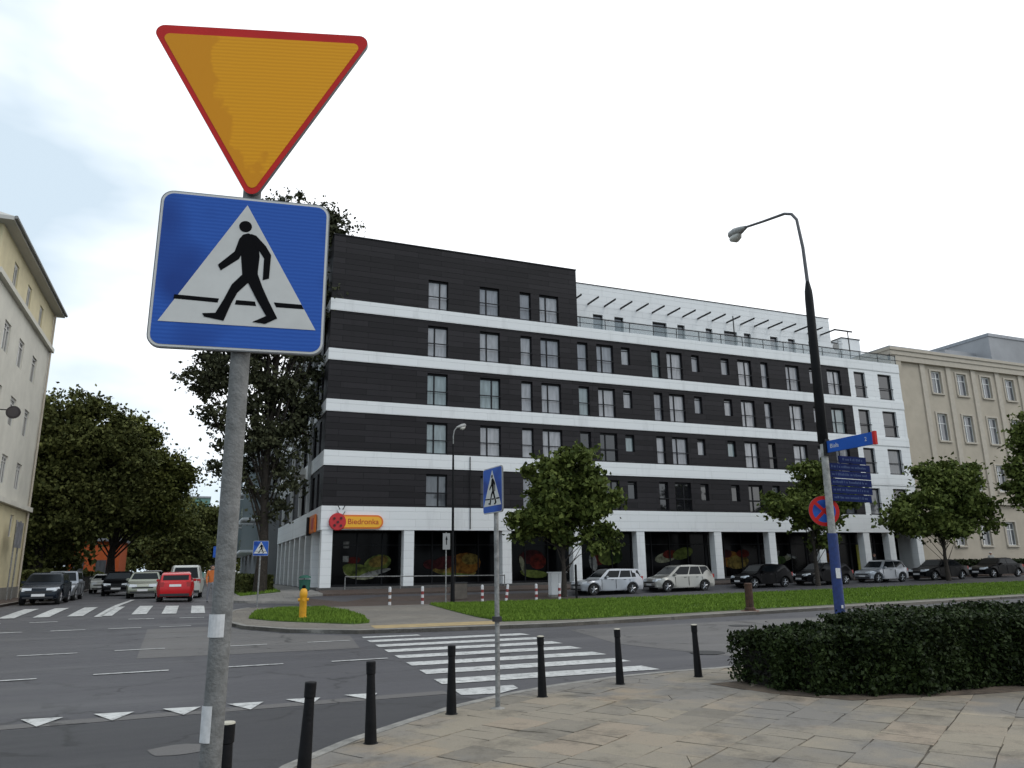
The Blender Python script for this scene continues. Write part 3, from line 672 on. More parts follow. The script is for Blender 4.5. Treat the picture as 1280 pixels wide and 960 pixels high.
# ------------------------------------------------------------------ main building
BZ = .68
def fm(u_, w_, z_): return (6.4+u_, 44.0+w_, z_)           # front map: u along X, w inwards
def sm_(u_, w_, z_): return (6.4+w_, 44.0+u_, z_)           # side map: u along Y, w inwards
B = thing('apartment_building', 'black and white corner apartment block with shops behind white columns', 'building', (0, 0, 0))
dark = MB(); white = MB(); core = MB()
FL = [(5.23, 7.57), (8.46, 10.78), (11.51, 13.92), (14.64, 17.06)]
BANDS = [(3.88, 5.23), (7.57, 8.46), (10.78, 11.51), (13.92, 14.64), (17.06, 17.82)]
def row(mb, mp, u0, u1, z0, z1, holes, d=.3, w0=0):
    """one wall strip with openings, made of boxes that butt end to end"""
    def bx(a, b, c, e):
        if b-a > .001 and e-c > .001:
            mb.add([mp(x, y, z) for z in (c, e) for x, y in ((a, w0), (b, w0), (b, w0+d), (a, w0+d))], [(0, 3, 2, 1), (4, 5, 6, 7), (0, 1, 5, 4), (1, 2, 6, 5), (2, 3, 7, 6), (3, 0, 4, 7)])
    x = u0
    for (a, b, c, e) in sorted(holes):
        bx(x, a, z0, z1); bx(a, b, z0, c); bx(a, b, e, z1); x = b
    bx(x, u1, z0, z1)
rw = random.Random(9)
NW = [0]
def window(parent, mp, u0, u1, z0, z1, panes, rail=True, g=None, fmt=None, dep=.17, transom=True, trim=None):
    NW[0] += 1
    fr = MB(); t = .055; d0 = dep; d1 = dep+.07
    def bx(mb, a, b, c, e, q0, q1): mb.add([mp(x, y, z) for z in (c, e) for x, y in ((a, q0), (b, q0), (b, q1), (a, q1))], [(0, 3, 2, 1), (4, 5, 6, 7), (0, 1, 5, 4), (1, 2, 6, 5), (2, 3, 7, 6), (3, 0, 4, 7)])
    bx(fr, u0, u0+t, z0, z1, d0, d1); bx(fr, u1-t, u1, z0, z1, d0, d1); bx(fr, u0+t, u1-t, z0, z0+t, d0, d1); bx(fr, u0+t, u1-t, z1-t*2.2, z1, d0, d1)
    us = [u0]
    if panes == 2:
        k = u0+(u1-u0)*rw.choice((.36, .60)); bx(fr, k-.045, k+.045, z0+t, z1-2.2*t, d0, d1)
    zr = z0+(z1-z0)*.43
    if rail:
        bx(fr, u0-.04, u1+.04, zr-.03, zr+.03, -.05, -.01)
        bx(fr, u0-.04, u1+.04, z0+.04, z0+.08, -.05, -.01)
    elif transom:
        bx(fr, u0+t, u1-t, zr+.5-.03, zr+.5+.03, d0+.01, d1-.01)
    o = fr.build('window', fmt or M_frame, parent)
    p = MB(); bx(p, u0+.01, u1-.01, z0+.01, z1-.01, d1-.03, d1-.02)
    p.build('pane', g or G_cur, o)
    return o
# clear thin balustrade glass
m, t, b, v = start('balustrade_glass', .05, .5); b.inputs['Base Color'].default_value = (.25, .3, .32, 1); b.inputs['Alpha'].default_value = .35; MC_glassbal = m
COLS = [(12.51, 13.84, 2, 1), (16.02, 17.42, 2, 1), (18.91, 19.72, 1, 1), (20.37, 21.81, 2, 1), (23.15, 23.96, 1, 1), (24.65, 25.98, 2, 1), (26.63, 27.34, 1, 0), (29.13, 29.85, 1, 1), (30.42, 31.75, 2, 1), (32.57, 33.25, 1, 0),
        (35.22, 35.95, 1, 0), (36.76, 38.04, 2, 1), (38.95, 39.64, 1, 1), (41.36, 42.70, 2, 1), (43.75, 44.45, 1, 0), (45.58, 47.01, 2, 1)]
DEND = 47.9-6.4; BEND = 53.6-6.4
darkset = {(0, 4), (0, 5), (0, 6), (0, 7), (0, 9), (1, 4), (1, 5), (0, 11), (0, 13), (0, 10), (1, 12)}
for fi, (z0, z1) in enumerate(FL):
    holes = []
    for ci, (a, b_, pn, tall) in enumerate(COLS):
        ho = (a-6.4, b_-6.4, z0+.0, z1-.32) if tall else (a-6.4, b_-6.4, z0+.78, z1-.36)
        holes.append(ho)
        g_ = G_dark if (fi, ci) in darkset else rw.choice((G_cur, G_cur, G_cur2, G_cur3, G_cur2)) if fi > 0 else rw.choice((G_cur2, G_mid, G_dark))
        window(B, fm, ho[0], ho[1], ho[2], ho[3], pn, bool(tall), g_)
    row(dark, fm, 0, DEND, z0, z1, holes)
    wh = [(48.46-6.4, 49.68-6.4, z0, z1-.25), (51.09-6.4, 52.6-6.4, z0, z1-.25)]
    for h in wh: window(B, fm, *h, 1, True, G_dark if rw.random() < .6 else G_mid)
    row(white, fm, DEND, BEND, z0, z1, wh)
# attic
ho = [(a-6.4, b_-6.4, 17.82, 19.85) for a, b_, *_ in COLS[:4]]
for h, c in zip(ho, COLS): window(B, fm, *h, c[2], True, rw.choice((G_cur, G_cur2)))
AE = 23.25-6.4
row(dark, fm, 0, AE, 17.82, 22.03, ho)
for (z0, z1) in BANDS: row(white, fm, -.05, BEND, z0, z1, [], .35, -.05)
# side face
SD = 25.0
for fi, (z0, z1) in enumerate(FL):
    hs = [(1.6, 2.5, z0, z1-.3), (3.6, 4.6, z0, z1-.3), (8.2, 9.6, z0, z1-.3), (12.5, 14, z0, z1-.3)]
    for h in hs[:3]: window(B, sm_, *h, 1, False, G_mid)
    row(dark, sm_, .3, SD, z0, z1, hs[:3])
hs = [(1.6, 2.5, 17.82, 19.8)]; window(B, sm_, *hs[0], 1, False, G_mid); row(dark, sm_, .3, 6.6, 17.82, 22.03, hs)
for (z0, z1) in BANDS: row(white, sm_, .3, SD, z0, z1, [], .35, -.05)
dark.box(6.7, 23.25, 50.3, 50.6, 17.82, 22.03)
dark.box(22.95, 23.25, 44.3, 50.3, 17.82, 22.03)
dark.build('dark_cladding', M_dark, B)
white.build('white_band', M_white, B)
core.box(6.72, 53.3, 44.32, 60, 3.9, 17.7); core.box(6.72, 22.9, 44.32, 50.2, 17.7, 21.95)
core.box(6.72, 18, 60, 68.9, 3.9, 17.7)
core.build('inner_wall', mat('interior_dark', (.02, .02, .02), .9), B)
cop = MB().box(6.36, 23.29, 43.96, 44.3, 22.03, 22.09); cop.box(6.36, 6.7, 44.3, 50.6, 22.03, 22.09); cop.build('roof_coping', M_frame, B)
MB().box(53.3, 53.6, 44.3, 60, .6, 17.8).build('end_wall', M_whiter, B)
# slightly offset seams / downpipes seen on the bands
sv = MB()
for x in (15.35, 28.2, 34.5, 40.4): sv.tube([(x, 43.92, 3.95), (x, 43.92, 17.8)], .035, 6)
# side balconies: slabs and white vertical fins
for i, (z0, z1) in enumerate(BANDS[1:]):
    for (a, b_) in ((8.0, 11.0), (14.0, 17.0), (20.5, 23.5)):
        bl = MB().box(5.5, 6.35, 44+a, 44+b_, z0+.35, z1-.1)
        o = bl.build('balcony', M_white, B)
        rb = MB()
        for k in range(int((b_-a)/.5)+1): rb.tube([(5.55, 44+a+k*.5, z1-.1), (5.55, 44+a+k*.5, z1+.95)], .012, 4)
        rb.box(5.51, 5.59, 44+a, 44+b_, z1+.93, z1+.98); rb.build('railing', M_frame, o)
for yy in (49.2, 53.2, 58.4, 64): MB().box(6.15, 6.34, yy, yy+.22, 5.2, 17.0).build('white_fin', M_whiter, B)
# columns
for xr in (7.05, 11.82, 18.05, 22.93, 27.72, 34.02, 38.8, 43.42, 47.95, 50.55, 53.55):
    MB().box(xr-.62, xr, 43.99, 44.6, BZ, 3.88).build('column', M_white, B, bevel=.012)
for yy in (47.3, 50.3, 53.3, 56.3, 59.3, 62.3, 65.3, 68.3): MB().box(6.38, 6.95, yy, yy+.5, BZ-.1, 3.88).build('column', M_white, B, bevel=.012)
# plinth, soffit, shop front
MB().box(6.2, 53.6, 43.45, 46.5, .2, BZ).box(6.2, 8.2, 46.5, 69, .2, BZ-.1).build('plinth', mat('plinth_granite', (.075, .072, .07), .8, var=.2, vscale=5), B)
MB().box(6.75, 53.3, 44.35, 46.5, 3.93, 3.99).box(6.75, 8.4, 46.5, 69, 3.93, 3.99).build('soffit', M_soffit, B)
MB().box(8.2, 8.4, 46.5, 69, .3, 3.93).build('side_shop_wall', mat('side_shop_render', (.13, .13, .13), .8, var=.1, vscale=.5), B)
bays = [7.3, 12.0, 18.2, 23.2, 28.0, 34.2, 39.0, 43.6, 48.1, 50.7, 53.3]
for a, b_ in zip(bays, bays[1:]):
    w = MB(); n = max(1, round((b_-a)/1.6)); 
    for k in range(n+1):
        x = a+(b_-a-.1)*k/n; w.box(x, x+.08, 46.12, 46.2, BZ, 3.93)
    w.box(a, b_, 46.14, 46.2, BZ, BZ+.12); w.box(a, b_, 46.14, 46.2, 3.05, 3.12)
    o = w.build('shop_window', M_frame, B)
    MB().box(a, b_+.2, 46.18, 46.22, BZ, 3.93).build('pane', G_shop, o)
# fruit pictures pasted on the shop windows
PC = [mat('poster_%s' % k, tuple(q*.45 for q in c), .6, spec=.1, var=.65, vscale=3.2, detail=7) for k, c in (('avocado', (.16, .20, .045)), ('cream', (.33, .33, .22)), ('red', (.15, .018, .012)), ('orange', (.28, .12, .02)), ('yellow', (.28, .20, .05)), ('leaf', (.05, .09, .02)), ('white', (.34, .34, .32)), ('maroon', (.07, .012, .014)))]
def poster(x, z, items, name='window_poster'):
    for ii, (dx, dz, rx, rz2, rot, ci) in enumerate(items):
        k = 14; pts = []
        for i in range(k):
            tt = 2*math.pi*i/k; a, c = rx*math.cos(tt), rz2*math.sin(tt)
            if c > 0 and rot < 0: c *= .45
            pts.append((x+dx+a*math.cos(rot)-c*math.sin(rot), z+dz+a*math.sin(rot)+c*math.cos(rot)))
        bmobj(extrude_poly(pts, 0, .003, lambda p, q, d, y0=46.172-ii*.004: (p, y0-d, q)), name, PC[ci], B)
poster(9.2, 1.9, [(0, -.35, 1.1, .5, -.05, 1), (-.35, -.15, .8, .55, -.1, 0), (-.5, .3, .42, .2, .1, 2), (.95, .1, .85, .5, .25, 0), (1.0, .22, .6, .33, .25, 4), (.8, -.45, 1.0, .14, .22, 6)])
poster(15.2, 1.8, [(-.2, -.3, 1.5, .35, -.1, 4), (.5, .1, 1.1, .7, .1, 3), (-.8, .2, .8, .4, .2, 7), (.9, .4, .6, .35, 0, 4), (-.1, -.5, 1.1, .12, -.05, 0), (-1.7, .1, .5, .3, 0, 7)])
poster(20.6, 1.8, [(-.3, .5, .9, .45, .1, 7), (.2, .2, .6, .5, 0, 2), (-.1, -.5, 1.0, .35, -.1, 0), (-.9, .0, .18, .6, .3, 1)])
poster(25.8, 2.1, [(-.5, .1, .6, .5, 0, 2), (.4, .2, .9, .6, .2, 0), (.9, .3, .5, .6, .4, 5), (-.9, -.2, .3, .6, .2, 6)])
poster(31.3, 2.1, [(-.5, .1, 1.0, .35, .2, 1), (-.2, .3, .6, .3, .1, 2), (.9, .35, .9, .4, .25, 0)])
poster(36.6, 1.9, [(-.3, .1, 1.0, .6, 0, 3), (.4, -.1, 1.0, .5, .1, 4), (-.6, .5, .5, .3, 0, 7), (.9, .5, .6, .3, 0, 2)])
poster(41.2, 1.9, [(-.4, .5, .12, .6, -.5, 6), (.2, .1, .9, .2, .2, 1), (.9, .3, .5, .15, -.3, 6), (-.2, .0, .5, .3, 0, 5)])
poster(45.4, 1.9, [(0, .2, .9, .7, 0, 7), (.2, .1, .5, .4, 0, 3), (-.5, .4, .4, .3, 0, 2)])
MB().box(8.05, 8.4, 46.15, 46.17, 2.9, 3.3).box(8.05, 8.4, 46.15, 46.17, 2.1, 2.45).build('window_notice', PC[6], B)
MB().box(48.7, 49.6, 46.1, 46.17, BZ, 3.0).build('yellow_door', mat('yellow_green_panel', (.42, .40, .06), .6), B)
# roof terrace: penthouse, pergola, railing
row(pw := MB(), lambda a, b_, c: (a, 47+b_, c), 23.25, 49.6, 17.7, 22.45, [])
pw2 = MB(); PW = [(26.16, 27.0), (28.0, 28.8), (31.4, 32.7), (33.7, 34.4), (36.4, 37.05), (38.2, 39.5), (40.2, 40.9), (42.9, 43.7), (44.8, 45.55), (47.0, 47.7)]
fp = lambda a, b_, c: (a, 47.0+b_, c)
hh_ = [(a, b_, 18.0, 20.1) for a, b_ in PW]
row(pw2, fp, 23.25, 49.6, 17.7, 22.4, hh_)
for h in hh_: window(B, fp, *h, 1, False, rw.choice((G_cur2, G_mid)), transom=False)
pw2.box(49.3, 49.6, 47.3, 56, 17.7, 22.4); pw2.box(23.2, 49.3, 55.7, 56, 17.7, 22.4); pw2.box(23.3, 49.25, 47.35, 55.6, 22.2, 22.3)
pw2.build('penthouse_wall', M_white, B)
MB().box(23.2, 49.64, 46.96, 47.3, 22.4, 22.46).build('roof_coping', M_frame, B)
MB().box(6.7, 53.3, 44.35, 60, 17.7, 17.75).build('terrace_floor', M_soffit, B)
pg = MB()
for k in range(18): x = 24.3+k*1.42; pg.box(x, x+.07, 45.3, 47.0, 20.75, 20.87)
pg.box(48.4, 50.4, 45.35, 45.42, 20.75, 20.87)
for x in (37.8, 49.8): pg.box(x, x+.06, 45.3, 45.36, 17.8, 20.75)
pg.build('pergola_fin', M_frame, B)
rl = MB()
for k in range(16): x = 23.5+k*2.0; rl.box(x, x+.04, 44.12, 44.16, 17.82, 18.62)
rl.box(23.3, 53.6, 44.1, 44.16, 18.6, 18.66); rl.box(23.3, 53.6, 44.12, 44.15, 18.2, 18.23)
o = rl.build('terrace_railing', M_frame, B); rl = MB()
for k in range(9): y = 51+k*2.2; rl.box(6.5, 6.54, y, y+.04, 17.82, 18.7)
rl.box(6.48, 6.54, 50.7, 69, 18.66, 18.72)
rl.build('terrace_railing', M_frame, B)
MB().box(23.3, 53.6, 44.13, 44.14, 17.85, 18.58).build('railing_glass', MC_glassbal, o)
for (x0, x1, y0, zt_) in ((50.0, 51.3, 48, 20.6), (53.0, 55.2, 49, 21.6), (49.7, 50.6, 50, 19.9)): 
    c_ = MB().box(x0, x1, y0, y0+1.6, 17.7, zt_); o = c_.build('chimney', M_whiter, B); MB().box(x0-.06, x1+.06, y0-.06, y0+1.66, zt_, zt_+.08).build('chimney_cap', M_frame, o)
for (x, zz) in ((27.9, .35), (38.3, .75), (39.0, .75), (33, .3), (46, .3)): MB().tube([(x, 49, 22.2), (x, 49, 22.45+zz)], .07, 8).build('vent_pipe', M_steel, B)
an = MB().tube([(48.9, 45.6, 17.8), (48.9, 45.6, 20.1)], .03, 6).tube([(48.5, 45.6, 19.6), (49.4, 45.6, 19.7)], .02, 5).tube([(48.6, 45.6, 19.9), (49.2, 45.6, 19.9)], .02, 5); an.lathe([(.32, 0), (.3, .06), (.1, .09)], 14, (48.5, 45.5, 19.3), 'y'); an.build('antenna', M_steel, B)
sv.v and None
o = MB().tube([(15.3, 43.9, 3.95), (15.3, 43.9, 8.4)], .03, 6).build('downpipe', M_frame, B)

# ------------------------------------------------------------------ shop signs
S = thing('shop_sign', 'orange rounded shop sign with red round emblem on the white band', 'shop sign', (6.95, 43.9, 4.3))
def lf(x, z, d): return (x, -d, z)
def rrect(x0, x1, z0, z1, rad, k=6):
    P = []
    for cx, cz, a0 in ((x1-rad, z1-rad, 0), (x0+rad, z1-rad, 90), (x0+rad, z0+rad, 180), (x1-rad, z0+rad, 270)):
        for i in range(k+1): a = R(a0+90*i/k); P.append((cx+rad*math.cos(a), cz+rad*math.sin(a)))
    return P
MO = mat('sign_orange', (.72, .17, .015), .4); MY = mat('sign_yellow', (.85, .42, .02), .4); MR = mat('sign_red', (.50, .015, .02), .35)
bmobj(extrude_poly(rrect(.25, 2.95, -.36, .42, .38), -.03, .10, lf), 'sign_board', MO, S)
bmobj(extrude_poly(rrect(.35, 2.85, -.28, .32, .29), .10, .115, lf), 'sign_face', MY, S)
text_mesh('Biedronka', .44, 'sign_lettering', mat('sign_letter_red', (.45, .03, .01), .5), S, lambda x, y, z: (1.78+x*1.0, -.125-z, .03+y))
em = MB().lathe([(.46, -.02), (.5, .04), (.44, .14), (.2, .17)], 22, (.32, -.12, .02), 'y'); e_ = em.build('emblem', MR, S, smooth=50)
sp_ = MB()
for (a, c) in ((.12, .2), (.5, .22), (.14, -.18), (.5, -.2), (.32, .0)): sp_.lathe([(.075, 0), (.07, .02)], 10, (a, -.19 if (a, c) != (.32, .0) else -.2, c), 'y')
sp_.build('emblem_spot', mat('spot_dark', (.05, .008, .01), .5), e_)
hd = MB().lathe([(.2, 0), (.21, .06), (.12, .1)], 16, (.5, -.08, .62), 'y'); h_ = hd.build('emblem_head', mat('sign_white', (.7, .7, .7), .4), S, smooth=50)
MB().tube([(.42, -.1, .72), (.3, -.1, .95), (.2, -.1, .98)], .025, 6).tube([(.58, -.1, .72), (.72, -.1, .95), (.82, -.1, .95)], .025, 6).tube([(.3, -.1, .6), (.36, -.1, .45), (.6, -.1, .42), (.72, -.1, .6)], .02, 6).build('emblem_feeler', M_frame, h_)
S2 = thing('shop_sign', 'orange square shop sign on the side wall round the corner from the main sign', 'shop sign', (6.3, 45.3, 4.3))
MB().box(-.12, .0, 0, 2.2, -.5, .55).build('sign_board', MO, S2, bevel=.03); MB().box(-.14, -.12, .5, 1.2, -.3, .35).build('emblem', MR, S2); MB().box(-.25, .0, 2.25, 2.6, -.6, .5).build('sign_side', M_frame, S2)

# ------------------------------------------------------------------ left building
BL = thing('apartment_building', 'pale yellow plastered tenement at the left edge', 'building', (0, 0, 0))
fl = lambda a, b_, c: (-9.3-b_, a, c)
up = MB(); lo = MB(); gr = MB()
wy = [41.0, 44.2, 47.6]
def lw(zs, ze_, w=1.25): return [(y-w/2, y+w/2, zs, ze_) for y in wy]
M_wf = mat('white_window_frame', (.5, .49, .46), .6); M_surr = M_pale
rows = [(15.05, 17.2, lw(15.35, 16.5, .95), up), (11.3, 14.8, lw(12.05, 13.5), lo), (8.3, 11.3, lw(9.0, 10.45), lo), (5.4, 8.3, lw(6.1, 7.5), lo), (.2, 5.15, lw(3.6, 4.75, .8), gr)]
for z0, z1, hs, mb in rows:
    row(mb, fl, 37.7, 51.2, z0, z1, hs, .35)
    for h in hs: window(BL, fl, *h, 2, False, G_dark if h[2] > 15 else G_mid, M_wf, .07)
for mb, m_ in ((up, M_cream), (lo, M_pale), (gr, M_cream)): mb.build('wall', m_, BL)
MB().box(-20, -9.66, 37.7, 38.0, .2, 17.2).build('south_wall', M_cream, BL)
MB().box(-20, -9.66, 50.85, 51.2, .2, 17.2).build('north_wall', M_cream, BL)
MB().box(-19.9, -9.7, 38.05, 50.8, .3, 17.1).build('inner_wall', MC['interior_dark'], BL)
MB().box(-20, -9.08, 37.5, 51.4, 14.8, 15.05).build('string_course', M_surr, BL); MB().box(-20, -9.05, 37.5, 51.35, 5.15, 5.4).build('string_course', M_surr, BL)
MB().box(-20, -9.18, 37.6, 51.3, .15, 1.0).build('plinth', mat('grey_plinth', (.2, .19, .17), .85, var=.15), BL)
rf = MB().add([(-21, 37.1, 17.2), (-8.8, 37.1, 17.2), (-8.8, 51.7, 17.2), (-21, 51.7, 17.2), (-21, 37.1, 17.38), (-8.8, 37.1, 17.38), (-8.8, 51.7, 17.38), (-21, 51.7, 17.38), (-15, 41, 20.2), (-15, 48, 20.2)],
              [(0, 3, 2, 1), (0, 1, 5, 4), (1, 2, 6, 5), (2, 3, 7, 6), (3, 0, 4, 7), (4, 5, 8), (5, 6, 9, 8), (6, 7, 9), (7, 4, 8, 9)])
o = rf.build('roof', mat('pale_eaves', (.48, .47, .44), .7), BL); MB().tube([(-8.73, 37.1, 17.34), (-8.73, 51.7, 17.34)], .08, 8).build('gutter', M_steel, o)
MB().tube([(-9.2, 51.0, .3), (-9.2, 51.0, 17.1)], .06, 8).build('downpipe', M_beigeT, BL)
RS = thing('round_sign', 'dark round sign hanging out from the pale yellow building wall', 'sign', (-9.3, 40.9, 9.2))
MB().tube([(0, 0, 0), (.62, 0, 0)], .025, 6).build('bracket', M_frame, RS); MB().lathe([(.29, -.05), (.31, 0), (.29, .05)], 22, (.75, 0, -.1), 'y').build('disc', mat('dark_disc', (.03, .022, .022), .5, var=.3, vscale=8), RS); 
MB().lathe([(.22, 0), (.2, .012)], 18, (.75, -.066, -.1), 'y').build('disc_centre', mat('disc_mark', (.05, .04, .04), .5), RS)
IB = thing('information_board', 'grey signboard on two posts at the foot of the pale yellow building', 'sign', (-8.75, 46.5, gz(-8.7, 46)+.1))
MB().tube([(0, -.5, 0), (0, -.5, 4.0)], .04, 8).build('post', M_steel, IB); MB().tube([(0, .5, 0), (0, .5, 4.0)], .04, 8).build('post', M_steel, IB)
MB().box(.05, .09, -.75, .75, 2.6, 3.9).build('board', mat('grey_board', (.17, .17, .18), .6, var=.35, vscale=3), IB)

# ------------------------------------------------------------------ beige building on the right
BB = thing('apartment_building', 'long beige plastered building with white framed windows at the right', 'building', (0, 0, 0))
fb = lambda a, b_, c: (a, 45.3+b_, c)
cxs = [59.65+3.22*i for i in range(9)]
wa = MB()
for z0, z1, za, zb in ((14.7, 19.1, 16.1, 18.1), (10.4, 14.7, 11.85, 14.25), (6.6, 10.4, 7.6, 9.9), (.3, 6.3, 2.9, 4.9)):
    hs = [(c-.62, c+.62, za, zb) for c in cxs]
    row(wa, fb, 55.3, 90, z0, z1, hs, .4)
    for h in hs[:8]: window(BB, fb, *h, 2, False, G_mid, M_wfb if 'M_wfb' in globals() else globals().setdefault('M_wfb', mat('bright_window_frame', (.68, .68, .66), .6)), .12)
wa.build('wall', M_beige, BB)
MB().box(55.35, 90, 45.72, 60, .3, 19.2).build('inner_wall', MC['interior_dark'], BB)
tr = MB()
for c in [58.0+3.22*i for i in range(10)]: tr.box(c-.28, c+.28, 45.18, 45.3, 6.9, 18.6)
tr.box(54.2, 90, 45.0, 45.3, 6.35, 6.75)
for c in cxs:
    for za, zb in ((16.1, 18.1), (11.85, 14.25), (7.6, 9.9), (2.9, 4.9)): tr.box(c-.78, c+.78, 45.15, 45.3, za-.16, za-.02); tr.box(c-.8, c-.62, 45.22, 45.3, za, zb+.15); tr.box(c+.62, c+.8, 45.22, 45.3, za, zb+.15); tr.box(c-.62, c+.62, 45.22, 45.3, zb, zb+.15)
tr.build('facade_trim', M_beigeT, BB)
MB().box(54.1, 55.3, 45.05, 60, .3, 19.4).build('corner_pier', M_beige, BB)
co = MB().box(54.1, 90, 45.0, 45.3, 18.6, 19.1).box(54.05, 90, 44.92, 61, 19.1, 19.5).box(53.98, 90, 44.82, 61, 19.5, 19.75); co.build('cornice', M_beigeT, BB)
MB().box(54.0, 90, 44.9, 61, 19.75, 19.85).build('roof', M_roofm, BB)
CB = thing('concrete_block_building', 'grey concrete block showing over the roof of the beige building', 'building', (0, 0, 0))
MB().box(84, 120, 62, 80, 0, 27.2).box(89.5, 120, 60, 80, 0, 28.9).build('wall', mat('grey_concrete', (.32, .32, .33), .9, var=.1, vscale=.3), CB); MB().box(89.4, 120.1, 59.9, 80.1, 28.9, 29.3).build('roof', M_roofm, CB)
# ------------------------------------------------------------------ further buildings down the side street
NB = thing('apartment_building', 'grey block with white rounded balconies behind the poplar', 'building', (0, 0, 0))
MB().box(5.2, 18, 74, 104, .2, 13.2).build('wall', mat('grey_render', (.20, .21, .22), .9, var=.1, vscale=.4), NB)
for z in (3.3, 6.3, 9.3, 12.3):
    for y in (76, 83, 90, 97):
        o = MB().box(3.6, 5.2, y, y+4.2, z, z+.3).build('balcony', M_whiter, NB, bevel=.08); MB().box(3.7, 5.2, y+.15, y+.2, z+.3, z+2.6).box(3.7, 3.76, y+.1, y+4.1, z+.3, z+1.25).build('balcony_glass', mat('greyed_glazing', (.22, .26, .27), .15, spec=.7), o)
OB = thing('orange_building', 'orange facade glimpsed between the dark trees on the left', 'building', (0, 0, 0))
MB().box(-11.5, -7.0, 84, 92, .2, 4.7).build('wall', mat('orange_render', (.50, .10, .025), .9, var=.1), OB); MB().box(-11.7, -6.8, 83.7, 92.3, 4.7, 4.95).build('roof', M_roofm, OB)
for x in (-10.9, -9.0): MB().box(x, x+.9, 83.93, 84.0, 1.4, 2.9).build('window', G_mid, OB)
GB = thing('tower_building', 'distant pale green glazed building above the trees at the street end', 'building', (0, 0, 0))
MB().box(-4.5, 1.8, 190, 205, 0, 18.4).build('wall', mat('green_glazing', (.12, .24, .21), .4, var=.12, vscale=.3), GB); MB().box(-4.7, 2.0, 189.8, 205, 18.4, 18.8).build('roof', M_roofm, GB)

